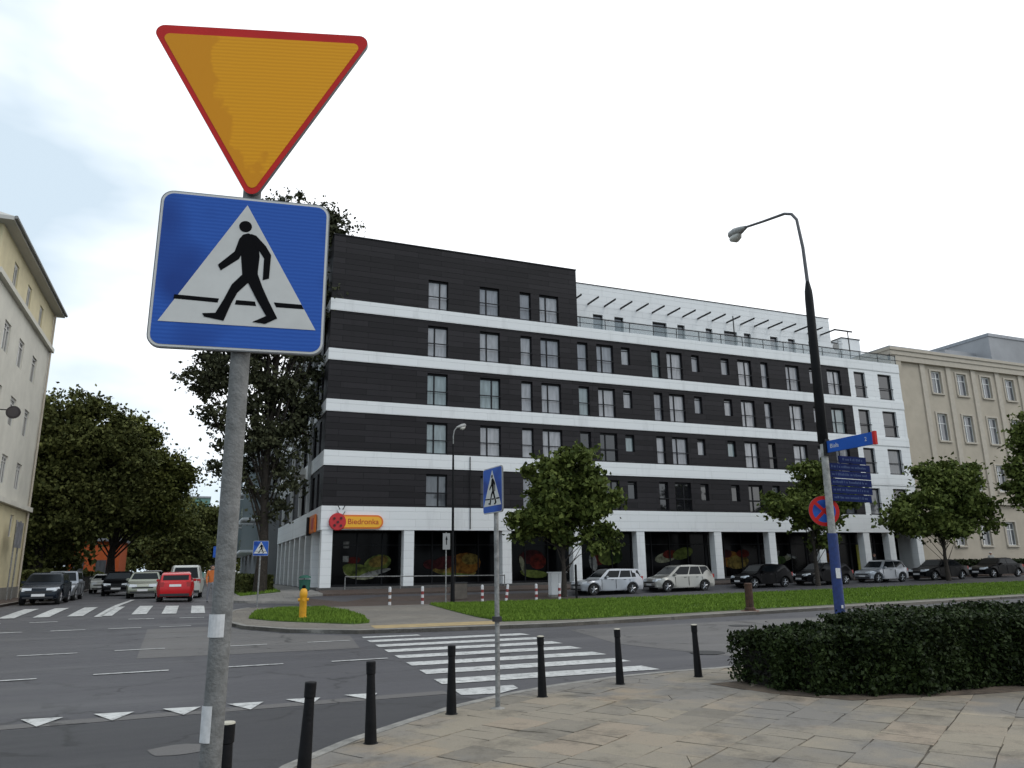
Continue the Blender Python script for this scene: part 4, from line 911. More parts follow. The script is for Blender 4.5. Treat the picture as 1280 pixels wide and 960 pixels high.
# ------------------------------------------------------------------ cars
def car(name, label, paint_m, loc, rz, L_, Wd, H, kind='hatch', group=None, cat='car', rim=True):
    T = thing(name, label, cat, loc, rz, group)
    hw0 = Wd/2
    if kind == 'sedan': roof = [(.27, .90), (.31, .98), (.42, H-.06), (.50, H-.005), (.62, H), (.72, H-.05), (.84, 1.00), (.86, .95)]; belt = [(.0, .36), (.0, .52), (.012, .64), (.05, .72), (.15, .82), (.28, .90), (.5, .93), (.84, .96), (.95, .98), (.99, .93), (1, .7), (1, .45)]
    elif kind == 'van': roof = [(.13, .98), (.17, 1.06), (.27, H-.1), (.33, H-.01), (.6, H), (.93, H-.02), (.965, H-.1), (.99, 1.02), (.985, .96)]; belt = [(.0, .36), (.0, .55), (.01, .75), (.04, .88), (.14, .98), (.5, 1.0), (.98, 1.0), (1, .9), (1, .45)]
    elif kind == 'mpv': roof = [(.20, .92), (.235, .99), (.39, H-.10), (.46, H-.02), (.6, H), (.86, H-.05), (.90, H-.12), (.965, 1.05), (.97, .98)]; belt = [(.0, .34), (.0, .52), (.012, .64), (.04, .74), (.12, .85), (.21, .92), (.5, .96), (.97, 1.02), (.99, .95), (1, .7), (1, .42)]
    elif kind == 'wagon': roof = [(.27, .88), (.305, .96), (.43, H-.06), (.49, H-.005), (.6, H), (.93, H-.03), (.955, H-.12), (.985, 1.0), (.985, .94)]; belt = [(.0, .36), (.0, .50), (.012, .62), (.04, .70), (.14, .80), (.28, .88), (.5, .91), (.98, .95), (.998, .9), (1, .7), (1, .42)]
    else: roof = [(.235, .90), (.27, .98), (.395, H-.08), (.46, H-.01), (.6, H), (.82, H-.05), (.88, H-.14), (.96, 1.0), (.965, .95)]; belt = [(.0, .34), (.0, .52), (.012, .64), (.045, .73), (.14, .83), (.25, .90), (.5, .94), (.965, .98), (.99, .92), (1, .7), (1, .42)]
    wr = .31 if H < 1.7 else .34; wx = (.185*L_, .80*L_); wz = wr
    def plan(x): 
        e = min(x, L_-x)/L_; return hw0*(.84+.16*sm(min(1, e/.16)))
    def hwf(x, z):
        h = plan(x)
        if z < .45: h *= .955+.045*(z/.45)
        zb = .92
        if z > zb: h = h*.955*(1-.22*(z-zb)/(max(.4, H-zb)))
        elif z > .7: h *= 1-.045*(z-.7)/(zb-.7)
        return h
    def outline(pts): return [(a*L_, z) for a, z in pts]
    bot = [(L_*.99, .26)]
    for cx in wx[::-1]:
        rr_ = wr+.06; n = 9; z0 = .24; a0 = math.asin((z0-wz)/rr_)
        for i in range(n+1): a = a0+(math.pi-2*a0)*i/n; bot.append((cx+rr_*math.cos(a), wz+rr_*math.sin(a)))
    bot.append((L_*.01, .26))
    low = outline(belt)+bot
    def solid(pl, nm, m_, parent, zoff=0):
        # resample
        P = []
        for i in range(len(pl)):
            a = pl[i]; b_ = pl[(i+1) % len(pl)]; k = max(1, int(math.dist(a, b_)/.28))
            for j in range(k): P.append((a[0]+(b_[0]-a[0])*j/k, a[1]+(b_[1]-a[1])*j/k))
        bm_ = bmesh.new(); A = [bm_.verts.new((x, -hwf(x, z), z)) for x, z in P]; Bv = [bm_.verts.new((x, hwf(x, z), z)) for x, z in P]
        f1 = bm_.faces.new(A); f2 = bm_.faces.new(Bv[::-1]); n = len(P)
        for i in range(n): bm_.faces.new((A[(i+1) % n], A[i], Bv[i], Bv[(i+1) % n]))
        bmesh.ops.recalc_face_normals(bm_, faces=bm_.faces)
        es = [e for e in bm_.edges if (f1 in e.link_faces or f2 in e.link_faces)]
        bmesh.ops.bevel(bm_, geom=es, offset=.045, segments=2, affect='EDGES', clamp_overlap=True)
        bmesh.ops.triangulate(bm_, faces=[q for q in bm_.faces if len(q.verts) > 4])
        return bmobj(bm_, nm, m_, parent, smooth=38)
    solid(low, 'body', paint_m, T)
    rl_ = outline(roof)
    solid(rl_+[(rl_[-1][0]-.02, .86), (rl_[0][0]+.02, .84)], 'cabin', paint_m, T)
    # glass: side windows
    top = [p for p in rl_ if p[1] > H-.16]
    ws0 = rl_[1]; ws1 = [p for p in rl_ if p[1] > H-.13][0]; rw1 = [p for p in rl_ if p[1] > H-.16][-1]; rw0 = rl_[-2]
    zb = ws0[1]-.02; zt2 = H-.105
    def xfr(z): return ws0[0]+(ws1[0]-ws0[0])*(z-ws0[1])/(ws1[1]-ws0[1])
    def xrr(z): return rw0[0]+(rw1[0]-rw0[0])*(z-rw0[1])/(rw1[1]-rw0[1])
    xa, xb = xfr(zb+.02)+.22, xrr(zb+.02)-.12; ta, tb = xfr(zt2)+.16, xrr(zt2)-.12
    cuts = [.42] if kind == 'sedan' else ([.38, .72] if kind in ('wagon', 'van', 'mpv') else [.50])
    fr_ = [0]+cuts+[1]
    for sgn in (-1, 1):
        for i in range(len(fr_)-1):
            g0, g1 = fr_[i]+(.015 if i else 0), fr_[i+1]-(.015 if i < len(fr_)-2 else 0)
            q = [(xa+(xb-xa)*g0, zb+.03), (xa+(xb-xa)*g1, zb+.03), (ta+(tb-ta)*g1, zt2), (ta+(tb-ta)*g0, zt2)]
            vs = [(x, sgn*(hwf(x, z)+.006), z) for x, z in q]+[(x, sgn*(hwf(x, z)-.03), z) for x, z in q]
            MB().add(vs, [(0, 1, 2, 3), (7, 6, 5, 4), (0, 4, 5, 1), (1, 5, 6, 2), (2, 6, 7, 3), (3, 7, 4, 0)]).build('side_window', G_car, T)
    def screen(nm, a, b_, sg):
        n_ = Vector((-(b_[1]-a[1]), 0, (b_[0]-a[0]))).normalized(); n_ = n_ if n_.z > 0 or n_.x*sg > 0 else -n_
        if n_.x*sg < 0: n_ = -n_
        P = []
        for t_ in (.06, .94):
            x = a[0]+(b_[0]-a[0])*t_; z = a[1]+(b_[1]-a[1])*t_; h = hwf(x, z)-.09
            P.append((x, h, z))
        vs = []
        for off in (.008, -.02):
            for (x, h, z), s_ in ((P[0], -1), (P[0], 1), (P[1], 1), (P[1], -1)): vs.append((x+n_.x*off, s_*h, z+n_.z*off))
        MB().add(vs, [(0, 1, 2, 3), (7, 6, 5, 4), (0, 4, 5, 1), (1, 5, 6, 2), (2, 6, 7, 3), (3, 7, 4, 0)]).build(nm, G_car, T)
    screen('windscreen', ws0, ws1, -1); screen('rear_window', rw0, rw1, 1)
    # wheels
    for cx in wx:
        for sgn in (-1, 1):
            cy = sgn*(plan(cx)*.955-.10); w = MB().lathe([(wr-.09, -.1), (wr-.02, -.1), (wr, -.07), (wr, .07), (wr-.02, .1), (wr-.09, .1)], 24, (cx, cy, wz), 'y').build('wheel', M_tyre, T, smooth=40)
            rm = MB().lathe([(wr-.095, -.02), (wr-.10, .0)] if sgn > 0 else [(wr-.10, 0), (wr-.095, .02)], 24, (cx, cy+sgn*.085, wz), 'y')
            for k in range(5):
                a = 2*math.pi*k/5+.3; d = Vector((math.cos(a), 0, math.sin(a))); c = Vector((cx, cy+sgn*.095, wz))
                rm.tube([c+d*.03, c+d*(wr-.11)], [.035, .028], 5)
            rm.build('rim', M_rim if rim else M_plas, w)
    # lights, plates, bumper, mirrors, handles
    for sgn in (-1, 1):
        h = hwf(.06, .66)
        MB().add([(.035, sgn*(h-.42), .60), (.03, sgn*(h-.05), .60), (.34, sgn*(hwf(.34, .70)+.006), .70), (.34, sgn*(hwf(.34, .78)+.004), .78), (.10, sgn*(h-.06), .755), (.08, sgn*(h-.42), .735), (.2, sgn*(h-.3), .65)],
                 [(0, 1, 4, 5), (1, 2, 3, 4), (0, 6, 1), (1, 6, 2), (3, 6, 4), (2, 6, 3), (4, 6, 5), (5, 6, 0)]).build('headlight', M_lampg, T)
        zz = (.78, 1.0) if kind in ('sedan', 'hatch') else (.85, 1.25); xx = L_-.03
        hb = hwf(L_-.05, zz[0])
        MB().box(xx-.16, xx+.03, *sorted((sgn*(hb-.2), sgn*(hb+.0))), zz[0]-.08, zz[0]+.16).build('tail_light', M_tail, T, bevel=.02)
        mx_ = xfr(.98)+.3; hm = hwf(mx_, .98)
        MB().box(mx_-.06, mx_+.1, *sorted((sgn*(hm-.02), sgn*(hm+.17))), .93, 1.06).build('mirror', paint_m, T, bevel=.03)
        for k in ((.46, .66) if kind != 'hatch' else (.50,)):
            x = L_*k; MB().box(x, x+.16, *sorted((sgn*(hwf(x, .84)-.01), sgn*(hwf(x, .84)+.02))), .82, .85).build('door_handle', M_plas, T)
        for k in ((.31, .535, .76) if kind != 'hatch' else (.31, .62)):
            x = L_*k; MB().box(x, x+.012, *sorted((sgn*(hwf(x, .6)-.02), sgn*(hwf(x, .6)+.003))), .34, .86).build('door_seam', M_plas, T)
    MB().box(-.012, .02, -.26, .26, .38, .49).build('licence_plate', M_plate, T); MB().box(-.008, .03, -.52, .52, .53, .60).box(-.006, .03, -.6, .6, .29, .37).build('grille', M_plas, T)
    zp = .62 if kind == 'sedan' else .72
    MB().box(L_-.02, L_+.012, -.26, .26, zp, zp+.11).build('licence_plate', M_plate, T); MB().box(L_-.05, L_+.02, -hw0*.78, hw0*.78, .28, .40).build('bumper_insert', M_plas, T, bevel=.01)
    return T
def pm(nm, c, metal=.5, rough=.3): return mat(nm, c, rough, metal, spec=.4, coat=.25)
P_sil = pm('silver_paint', (.34, .355, .38), .65); P_gold = pm('champagne_silver_paint', (.32, .315, .29), .65); P_blk = mat('black_car_paint', (.002, .002, .003), .3, spec=.10); P_navy = mat('navy_car_paint', (.006, .010, .017), .22, spec=.35)
P_red = pm('red_car_paint', (.50, .008, .012), .1, .3); P_olive = pm('champagne_paint', (.27, .28, .22)); P_wht = pm('white_car_paint', (.55, .56, .52), .0, .4)
CG = 'cars parked in a row along the lawn'
def park(nm, lab, p, x0, L_, W_, H, kind, yc=40.05): car(nm, lab, p, (x0, yc, gz(x0+2, yc)+.006), 0, L_, W_, H, kind, CG)
park('parked_car', 'silver estate car with three side windows, leftmost of the row by the lawn', P_sil, 20.4, 4.15, 1.68, 1.45, 'wagon')
park('parked_car', 'champagne silver tall family car right behind the silver estate', P_gold, 25.35, 4.3, 1.76, 1.56, 'mpv')
park('parked_car', 'black hatchback with bright headlight, behind the brown wooden post', P_blk, 31.9, 3.95, 1.7, 1.47, 'hatch')
park('parked_car', 'black car partly hidden by the blue lamp post', P_blk, 36.9, 4.15, 1.7, 1.45, 'hatch')
park('parked_car', 'small silver hatchback between the black cars, right of the blue post', P_sil, 42.5, 3.65, 1.66, 1.5, 'hatch')
park('parked_car', 'black saloon behind the trunk of the wide street tree', P_blk, 47.7, 4.5, 1.75, 1.44, 'sedan')
park('parked_car', 'black saloon at the right edge of the view, last of the row', P_blk, 53.8, 4.4, 1.75, 1.44, 'sedan')
car('red_hatchback', 'bright red hatchback seen from behind on the side street', P_red, (-.85, 40.3+3.7, gz(-.7, 40)+.006), R(-90), 3.7, 1.66, 1.40, 'hatch'); 
car('white_van', 'cream white van ahead of the red hatchback', P_wht, (-.5, 51.6, gz(-.5, 45)+.006), R(-90), 4.8, 1.95, 1.78, 'van', cat='van')
LG = 'cars standing in the side street'
car('oncoming_car', 'champagne saloon beside the red hatchback, facing the crossing', P_olive, (-2.6, 46.5, gz(-2.6, 47)+.006), R(90), 4.3, 1.7, 1.4, 'sedan', LG)
car('parked_car', 'dark car just left of and behind the champagne saloon', P_blk, (-4.4, 52.5, .31), R(90), 4.1, 1.7, 1.45, 'hatch', LG)
car('parked_car', 'white car low under the trees, left of the dark car', P_wht, (-5.9, 60, .31), R(90), 4.2, 1.7, 1.3, 'hatch', LG)
car('parked_car', 'dark grey car far down the street behind the champagne saloon', P_navy, (-3.0, 62, .31), R(90), 4.2, 1.7, 1.5, 'hatch', LG)
car('parked_car', 'silver car far down the street behind the white van', P_sil, (-1.0, 66, .31), R(-90), 4.2, 1.7, 1.5, 'hatch', LG)
car('parked_car', 'dark blue hatchback parked at the foot of the pale yellow building', P_navy, (-6.45, 40.2, gz(-6.4, 41)+.006), R(90), 4.0, 1.68, 1.43, 'hatch', LG)
car('parked_car', 'silver car parked directly behind the dark blue hatchback on the left', P_sil, (-6.5, 45.3, gz(-6.4, 47)+.006), R(90), 4.1, 1.7, 1.5, 'wagon', LG)

# ------------------------------------------------------------------ traffic signs
def homog(src, dst):
    A = []
    for (x, y), (X, Y) in zip(src, dst): A += [[x, y, 1, 0, 0, 0, -X*x, -X*y], [0, 0, 0, x, y, 1, -Y*x, -Y*y]]
    h = np.linalg.solve(np.array(A, float), np.array([c for p in dst for c in p], float)); H_ = np.append(h, 1).reshape(3, 3)
    def f_(x, y): q = H_@np.array([x, y, 1.]); return (q[0]/q[2], q[1]/q[2])
    return f_
HG = homog([(94, 476), (552, 523), (532, 925), (46, 903)], [(-.3, .3), (.3, .3), (.3, -.3), (-.3, -.3)])
def PX(l): return [HG(*p) for p in l]
FIG = [[(315, 601), (330, 597), (346, 603), (358, 632), (361, 660), (356, 700), (355, 722), (334, 728), (314, 720), (311, 670), (309, 640)],
       [(317, 600), (306, 612), (293, 646), (247, 682), (255, 697), (305, 666), (318, 640)],
       [(338, 599), (352, 604), (378, 632), (392, 656), (386, 719), (369, 723), (373, 665), (362, 648), (348, 630)],
       [(314, 708), (285, 735), (263, 775), (240, 812), (204, 813), (209, 822), (262, 833), (283, 787), (300, 757), (334, 726)],
       [(322, 716), (356, 708), (368, 742), (385, 780), (408, 826), (375, 841), (341, 836), (378, 820), (352, 775)]]
BARS = [[(128, 762), (250, 773), (246, 784), (125, 773)], [(297, 777), (348, 781), (351, 793), (293, 789)], [(399, 783), (474, 789), (480, 801), (405, 796)]]
m, t, b, v = start('blue_reflective', .45, .15)
wv = nd(t, 'ShaderNodeTexWave', wave_type='BANDS', bands_direction='Z'); wv.inputs['Scale'].default_value = 22; wv.inputs['Distortion'].default_value = 1.5; t.links.new(v, wv.inputs['Vector'])
c = mixc(t, (.022, .085, .36), (.030, .105, .42), wv.outputs['Fac']); t.links.new(mixc(t, c, (.015, .05, .24), noise(t, v, 2.2, 2, .5, .5, .62)), b.inputs['Base Color']); M_blue = m
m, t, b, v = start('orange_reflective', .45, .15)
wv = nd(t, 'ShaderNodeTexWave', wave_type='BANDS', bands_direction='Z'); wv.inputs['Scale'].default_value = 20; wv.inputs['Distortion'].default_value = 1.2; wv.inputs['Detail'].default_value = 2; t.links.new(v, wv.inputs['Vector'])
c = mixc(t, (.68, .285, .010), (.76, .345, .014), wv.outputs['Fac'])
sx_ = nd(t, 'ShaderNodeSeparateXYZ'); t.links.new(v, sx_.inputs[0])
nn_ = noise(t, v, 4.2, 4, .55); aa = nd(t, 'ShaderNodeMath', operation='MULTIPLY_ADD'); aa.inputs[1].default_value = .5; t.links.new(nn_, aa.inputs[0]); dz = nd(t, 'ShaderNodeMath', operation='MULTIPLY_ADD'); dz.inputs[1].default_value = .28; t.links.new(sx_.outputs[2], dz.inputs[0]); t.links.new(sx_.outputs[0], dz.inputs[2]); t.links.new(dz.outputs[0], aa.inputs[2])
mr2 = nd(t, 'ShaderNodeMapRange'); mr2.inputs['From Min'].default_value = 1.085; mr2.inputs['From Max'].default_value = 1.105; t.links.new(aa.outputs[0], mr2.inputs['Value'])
t.links.new(mixc(t, (.64, .26, .011), c, mr2.outputs[0]), b.inputs['Base Color']); M_org = m  # darker wavy-edged left part: a reflection painted into the sign's colour
M_sred = mat('red_reflective', (.50, .022, .020), .5, var=.1, spec=.15); M_swhite = mat('white_reflective', (.52, .52, .50), .45, var=.06, vscale=6); M_fig = mat('sign_black', (.006, .006, .007), .8, spec=.05); M_sback = mat('sign_back_grey', (.16, .165, .17), .5, .4)
def crossing_sign(parent, c, yaw_, s=1.0, det=True, nm='crossing_sign', tilt=0.0):
    ca, sa = math.cos(yaw_), math.sin(yaw_); ct, st = math.cos(tilt), math.sin(tilt)
    def fr(u_, v_, d): 
        a, b_ = u_*s, v_*s; a, b_ = ca_r*a-sa_r*b_, sa_r*a+ca_r*b_
        return (c[0]+ca*a+sa*d, c[1]+sa*a-ca*d, c[2]+b_)
    ca_r, sa_r = ct, st
    pl = bmobj(extrude_poly(rrect(-.3, .3, -.3, .3, .045), -.012, .004, fr), nm, M_sback, parent)
    bmobj(extrude_poly(rrect(-.296, .296, -.296, .296, .042), .004, .0055, fr), 'white_edge', M_swhite, pl)
    bmobj(extrude_poly(rrect(-.288, .288, -.288, .288, .036), .0055, .007, fr), 'blue_field', M_blue, pl)
    tp = [(-.268, -.205), (.268, -.205), (0, .268)] if True else 0
    bmobj(extrude_poly([tp[0], tp[1], tp[2]], .007, .0085, fr), 'white_triangle', M_swhite, pl)
    fg = [extrude_poly(PX(q), .0085, .0098+.0003*i, fr) for i, q in enumerate(FIG)]
    k = 18; hc = HG(323, 579); fg.append(extrude_poly([(hc[0]+.0225*math.cos(2*math.pi*i/k), hc[1]+.0225*math.sin(2*math.pi*i/k)) for i in range(k)], .0085, .0098, fr))
    bmobj(bmjoin(fg), 'walking_figure', M_fig, pl)
    for q in BARS: bmobj(extrude_poly(PX(q), .0085, .0095, fr), 'kerb_line', M_fig, pl)
    return pl
X0, Y0 = .088, 2.79
GS = thing('traffic_sign_post', 'grey steel post in the foreground with inverted orange triangle above blue crossing sign', 'traffic sign', (X0, Y0, .035))
def gsl(p): return (p[0]-X0, p[1]-Y0, p[2]-.035)
MB().tube([(0, 0, 0), (.004, 0, 1.5), (.0, 0, 2.9), (0, 0, 3.62)], [.034, .034, .033, .033], 20).build('pole', M_pole, GS, smooth=50)
crossing_sign(GS, gsl((.0745, 2.744, 2.713)), -.139, 1.0)
ca, sa = math.cos(-.287), math.sin(-.287); cc = gsl((.085, 2.742, 3.372))
def frt(u_, v_, d): return (cc[0]+ca*u_+sa*d, cc[1]+sa*u_-ca*d, cc[2]+v_)
def rtri(side, rad, k=7):
    h = side*.866; V_ = [Vector((-side/2, h/2)), Vector((0, -h/2)), Vector((side/2, h/2))]; P = []
    cen = Vector((0, h/6))
    for i, vtx in enumerate(V_):
        d = (cen-vtx).normalized(); cp = vtx+d*rad*2; base = math.atan2(-d.y, -d.x)
        for j in range(k+1): a = base-R(60)+R(120)*j/k; P.append((cp.x+rad*math.cos(a), cp.y+rad*math.sin(a)))
    # orient consistently
    ar = sum(P[i][0]*P[(i+1) % len(P)][1]-P[(i+1) % len(P)][0]*P[i][1] for i in range(len(P)))
    return P if ar > 0 else P[::-1]
RT = .87
gw = bmobj(extrude_poly(rtri(RT, .034), -.014, .004, frt), 'give_way_sign', M_sback, GS)
bmobj(extrude_poly(rtri(RT-.004, .033), .004, .0055, frt), 'red_border', M_sred, gw)
frt0 = frt
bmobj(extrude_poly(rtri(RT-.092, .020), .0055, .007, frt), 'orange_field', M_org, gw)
for z in (2.5, 2.9, 3.2, 3.55): MB().box(-.05, .05, -.038, .045, z-.04, z-.012).build('clamp', M_steel, GS)
def wrap(z0, z1, a0, a1, rr=.0352):
    vs = []; n = 12
    for i in range(n+1):
        a = R(a0+(a1-a0)*i/n)
        for z in (z0, z1): vs.append((rr*math.cos(a), rr*math.sin(a), z))
    return MB().add(vs, [(2*i, 2*i+2, 2*i+3, 2*i+1) for i in range(n)])
M_stick = mat('paper_sticker', (.55, .55, .55), .7, var=.12, vscale=40)
wrap(1.405, 1.478, 165, 375).build('sticker', M_stick, GS, fix=False); wrap(1.085, 1.195, 170, 262).build('sticker', M_stick, GS, fix=False); wrap(1.30, 1.405, 335, 372).build('sticker', M_stick, GS, fix=False)

SP = thing('traffic_sign_post', 'thin steel post with small edge-on blue crossing sign, on the flagstones by the zebra crossing', 'traffic sign', (3.42, 8.83, .035))
MB().tube([(0, 0, 0), (0, 0, 2.62)], .03, 14).build('pole', M_steel, SP, smooth=50)
crossing_sign(SP, (-.05, -.02, 2.56), -1.50, .95)
MB().box(-.045, .045, -.045, .045, .98, 1.04).build('clamp', M_plas, SP); MB().lathe([(.09, 0), (.08, .01), (.04, .02)], 12).build('base', M_kerb, SP)
SP2 = thing('traffic_sign_post', 'small blue crossing sign on a post under the poplar across the road', 'traffic sign', (2.5, 34.4, gz(2.5, 34.4)+.005))
MB().tube([(0, 0, 0), (0, 0, 2.6)], .035, 10).build('pole', M_steel, SP2); crossing_sign(SP2, (0, -.05, 2.45), 0, 1.05)
SP3 = thing('traffic_sign_post', 'partly hidden blue sign post behind the foreground pole by the side street', 'traffic sign', (1.55, 45, gz(1.5, 45)+.1))
MB().tube([(0, 0, 0), (0, 0, 2.7)], .035, 8).build('pole', M_steel, SP3); 
q3 = bmobj(extrude_poly(rrect(-.95, -.35, -.3, .3, .04), 0, .02, lambda a, b_, d: (a+.2, -.05-d, 2.4+b_)), 'sign_plate', M_blue, SP3)
MB().box(-.55, -.35, -.075, -.07, 2.3, 2.6).build('white_mark', M_swhite, q3)
SP4 = thing('traffic_sign_post', 'white rectangular sign on a thin pole in front of the shop window', 'traffic sign', (10.38, 33.1, gz(10.4, 33)+.005))
MB().tube([(0, 0, 0), (0, 0, 3.2)], .03, 8).build('pole', M_steel, SP4); q4 = MB().box(-.17, .17, -.06, -.04, 2.44, 3.16).build('sign_plate', mat('greyed_plate', (.28, .28, .28), .6), SP4)
bmobj(extrude_poly([(0, .2), (.055, .02), (.022, .02), (.022, -.2), (-.022, -.2), (-.022, .02), (-.055, .02)], 0, .006, lambda a, b_, d: (a, -.061-d, 2.85+b_)), 'arrow', M_fig, q4)
MB().lathe([(.35, 0), (.34, .06)], 14).build('base', M_kerb, SP4)

# ------------------------------------------------------------------ street lamps
LP = thing('street_lamp', 'tall street lamp with blue painted lower shaft and blue street signs, behind the hedge', 'street lamp', (10.36, 10.35, .035), 0, tilt=(0, R(1.2), 0))
LP.rotation_euler = (0, R(1.2), 0)
MB().tube([(0, 0, 0), (0, 0, .3), (0, 0, 2.12)], [.095, .088, .085], 16).build('lower_shaft', mat('blue_pole_paint', (.010, .030, .135), .6, var=.25, vscale=12, bump=.1), LP, smooth=50)
MB().tube([(0, 0, 2.12), (0, 0, 3.72)], [.066, .062], 14).build('grey_shaft', mat('flaking_white_pole', (.36, .36, .34), .7, col2=(.18, .18, .17), vscale=9), LP, smooth=50)
MB().tube([(.0, 0, 3.72), (0, 0, 3.76), (0, 0, 6.55), (0, 0, 6.7), (0, 0, 6.9)], [.066, .095, .078, .07, .035], 14).build('upper_shaft', M_black, LP, smooth=50)
MB().tube([(0, 0, 6.9), (-.03, 0, 7.6), (-.1, .02, 8.2), (-.12, .12, 8.36), (-.13, .3, 8.45), (-.05, 1.0, 8.62), (0.02, 1.66, 8.79)], [.036, .033, .03, .03, .029, .027, .026], 10).build('arm', mat('grey_arm', (.10, .10, .105), .5, .4), LP, smooth=60)
def lamp_head(T, p, d, sc=1.0):
    p = Vector(p); d = Vector(d).normalized()
    h = MB().tube([p, p+d*.12*sc, p+d*.2*sc, p+d*.42*sc, p+d*.6*sc, p+d*.68*sc], [.04*sc, .065*sc, .085*sc, .12*sc, .10*sc, .03*sc], 12).build('lamp_head', mat('lamp_housing', (.28, .28, .27), .5, .2, var=.2, vscale=20), T, smooth=60)
    q = p+d*.43*sc+Vector((0, 0, -.05*sc))
    MB().tube([q-d*.2*sc, q-d*.12*sc+Vector((0, 0, -.06*sc)), q+Vector((0, 0, -.08*sc)), q+d*.14*sc+Vector((0, 0, -.05*sc)), q+d*.18*sc], [.03*sc, .085*sc, .11*sc, .08*sc, .02*sc], 12).build('lamp_glass', mat('milky_cover', (.45, .44, .40), .3, spec=.6), h, smooth=60)
lamp_head(LP, (.02, 1.62, 8.78), (.1, 1, .12), .95)
M_sblue = mat('street_sign_blue', (.015, .085, .38), .5, var=.1, spec=.15); M_dblue = mat('direction_sign_blue', (.006, .014, .075), .6, var=.2, vscale=4, spec=.08)
M_txt = mat('sign_lettering_white', (.5, .52, .55), .5); M_txt2 = mat('sign_lettering_faint', (.06, .085, .17), .6, spec=.08)
n_ = MB().box(-.02, .02, -1.12, -.07, 3.55, 3.76).build('street_name_plate', M_sblue, LP)
MB().box(-.026, .026, -1.17, -1.115, 3.54, 3.77).build('red_end', M_sred, n_)
MB().box(-.05, .05, -.1, .03, 3.5, 3.8).build('bracket', M_frame, LP)
# lettering on the street plate is a blurred short word near the pole and a number at the far end
text_mesh('Biała', .11, 'street_name_lettering', M_txt, n_, lambda x, y, z: (-.022-z, -.27-x, 3.655+y), .002)
text_mesh('2', .1, 'street_number_lettering', M_txt, n_, lambda x, y, z: (-.022-z, -.97-x, 3.655+y), .002)
rows_ = [(.06, .98, 3.40, 3.53), (.06, 1.06, 3.26, 3.385), (.06, 1.06, 3.12, 3.245), (.06, 1.06, 2.98, 3.105), (.06, 1.06, 2.84, 2.965), (.06, 1.02, 2.70, 2.825)]
rt = random.Random(3)
for i, (a, b_, z0, z1) in enumerate(rows_):
    bo = MB().box(a if i else .33, b_, -.015, .015, z0, z1).build('direction_sign', M_dblue, LP)
    tx = MB(); x = a+.06 if i else .4
    while x < b_-.12:
        w = rt.uniform(.012, .03); hh2 = rt.choice((.032, .032, .045)); tx.box(x, x+w, -.0175, -.0151, (z0+z1)/2-.018, (z0+z1)/2-.018+hh2); x += w+rt.choice((.008, .008, .008, .03))
    tx.build('sign_lettering', M_txt2, bo)
MB().box(.03, .075, -.02, .02, 2.65, 3.55).build('sign_bracket', M_frame, LP)
# no stopping sign
ya = -.45; ca2, sa2 = math.cos(ya), math.sin(ya)
def frn(a, b_, d): return (ca2*a+sa2*d-.02, sa2*a-ca2*d+.12, 2.52+b_)
def circ(rr, k=28): return [(rr*math.cos(2*math.pi*i/k), rr*math.sin(2*math.pi*i/k)) for i in range(k)]
ns = bmobj(extrude_poly(circ(.272), -.01, .004, frn), 'no_stopping_sign', M_sback, LP)
bmobj(extrude_poly(circ(.270), .004, .006, frn), 'red_ring', M_sred, ns); bmobj(extrude_poly(circ(.203), .006, .008, frn), 'blue_disc', M_blue, ns)
bmobj(bmjoin([extrude_poly([(-.17, -.13), (-.13, -.17), (.17, .13), (.13, .17)], .008, .010, frn), extrude_poly([(-.17, .13), (-.13, .17), (.17, -.13), (.13, -.17)][::-1], .008, .0105, frn)]), 'red_cross', M_sred, ns)
MB().box(-.1, .0, -.101, -.092, 1.35, 1.52).build('sticker', M_stick, LP); MB().box(-.05, -.01, -.1, -.092, .85, .9).build('sticker', M_stick, LP)
L2 = thing('street_lamp', 'slim dark street lamp standing in front of the shop windows left of the round tree', 'street lamp', (11.7, 36.2, gz(11.7, 36.2)+.005))
MB().tube([(0, 0, 0), (0, 0, 1.2), (0, 0, 1.3), (0, 0, 6.6), (0, 0, 7.8)], [.11, .10, .07, .055, .04], 10).build('shaft', M_black, L2)
MB().tube([(0, 0, 7.8), (.0, 0, 8.2), (.06, .03, 8.5), (.25, .1, 8.72)], .03, 8).build('arm', M_steel, L2); lamp_head(L2, (.2, .08, 8.68), (.85, .3, .3), .95)

# ------------------------------------------------------------------ bollards and small street furniture
M_cap = mat('pale_cap', (.45, .42, .34), .6)
def bollard(x, y, lab, cap=True, tl=(0, 0)):
    t_ = thing('bollard', lab, 'bollard', (x, y, .035), 0, 'black bollards along the edge of the near pavement'); t_.rotation_euler = (R(tl[0]), R(tl[1]), 0)
    MB().lathe([(.060, 0), (.058, .05), (.050, .28), (.041, .55), (.039, .625), (.0455, .632), (.0465, .735)], 18).build('shaft', M_black, t_, smooth=40)
    MB().lathe([(.0465, .735), (.044, .744), (.02, .748)], 16).build('cap', M_cap if cap else M_black, t_, smooth=25)
    MB().lathe([(.075, -.01), (.072, .008), (.062, .012)], 16).build('collar', M_black, t_)
bollard(.245, 5.1, 'black bollard with pale top cut by the bottom edge beside the foreground post')
bollard(.90, 6.55, 'black bollard left of centre cut by the bottom edge, next right of the foreground post', False, (0, 2))
bollard(1.67, 7.68, 'black bollard between the bottom-cut pair and the zebra crossing', False, (0, -1.5))
bollard(2.82, 8.75, 'black bollard just left of the thin crossing sign post', False)
bollard(4.22, 9.32, 'black bollard just right of the thin crossing sign post', True, (0, -.8))
bollard(5.63, 9.78, 'black bollard in front of the right end of the zebra crossing', True, (0, -1))
bollard(7.0, 9.85, 'black bollard standing alone left of the hedge', True, (0, -1.5))
HY = thing('hydrant', 'orange yellow hydrant post on the small grass island', 'hydrant', (3.3, 25.9, .11))
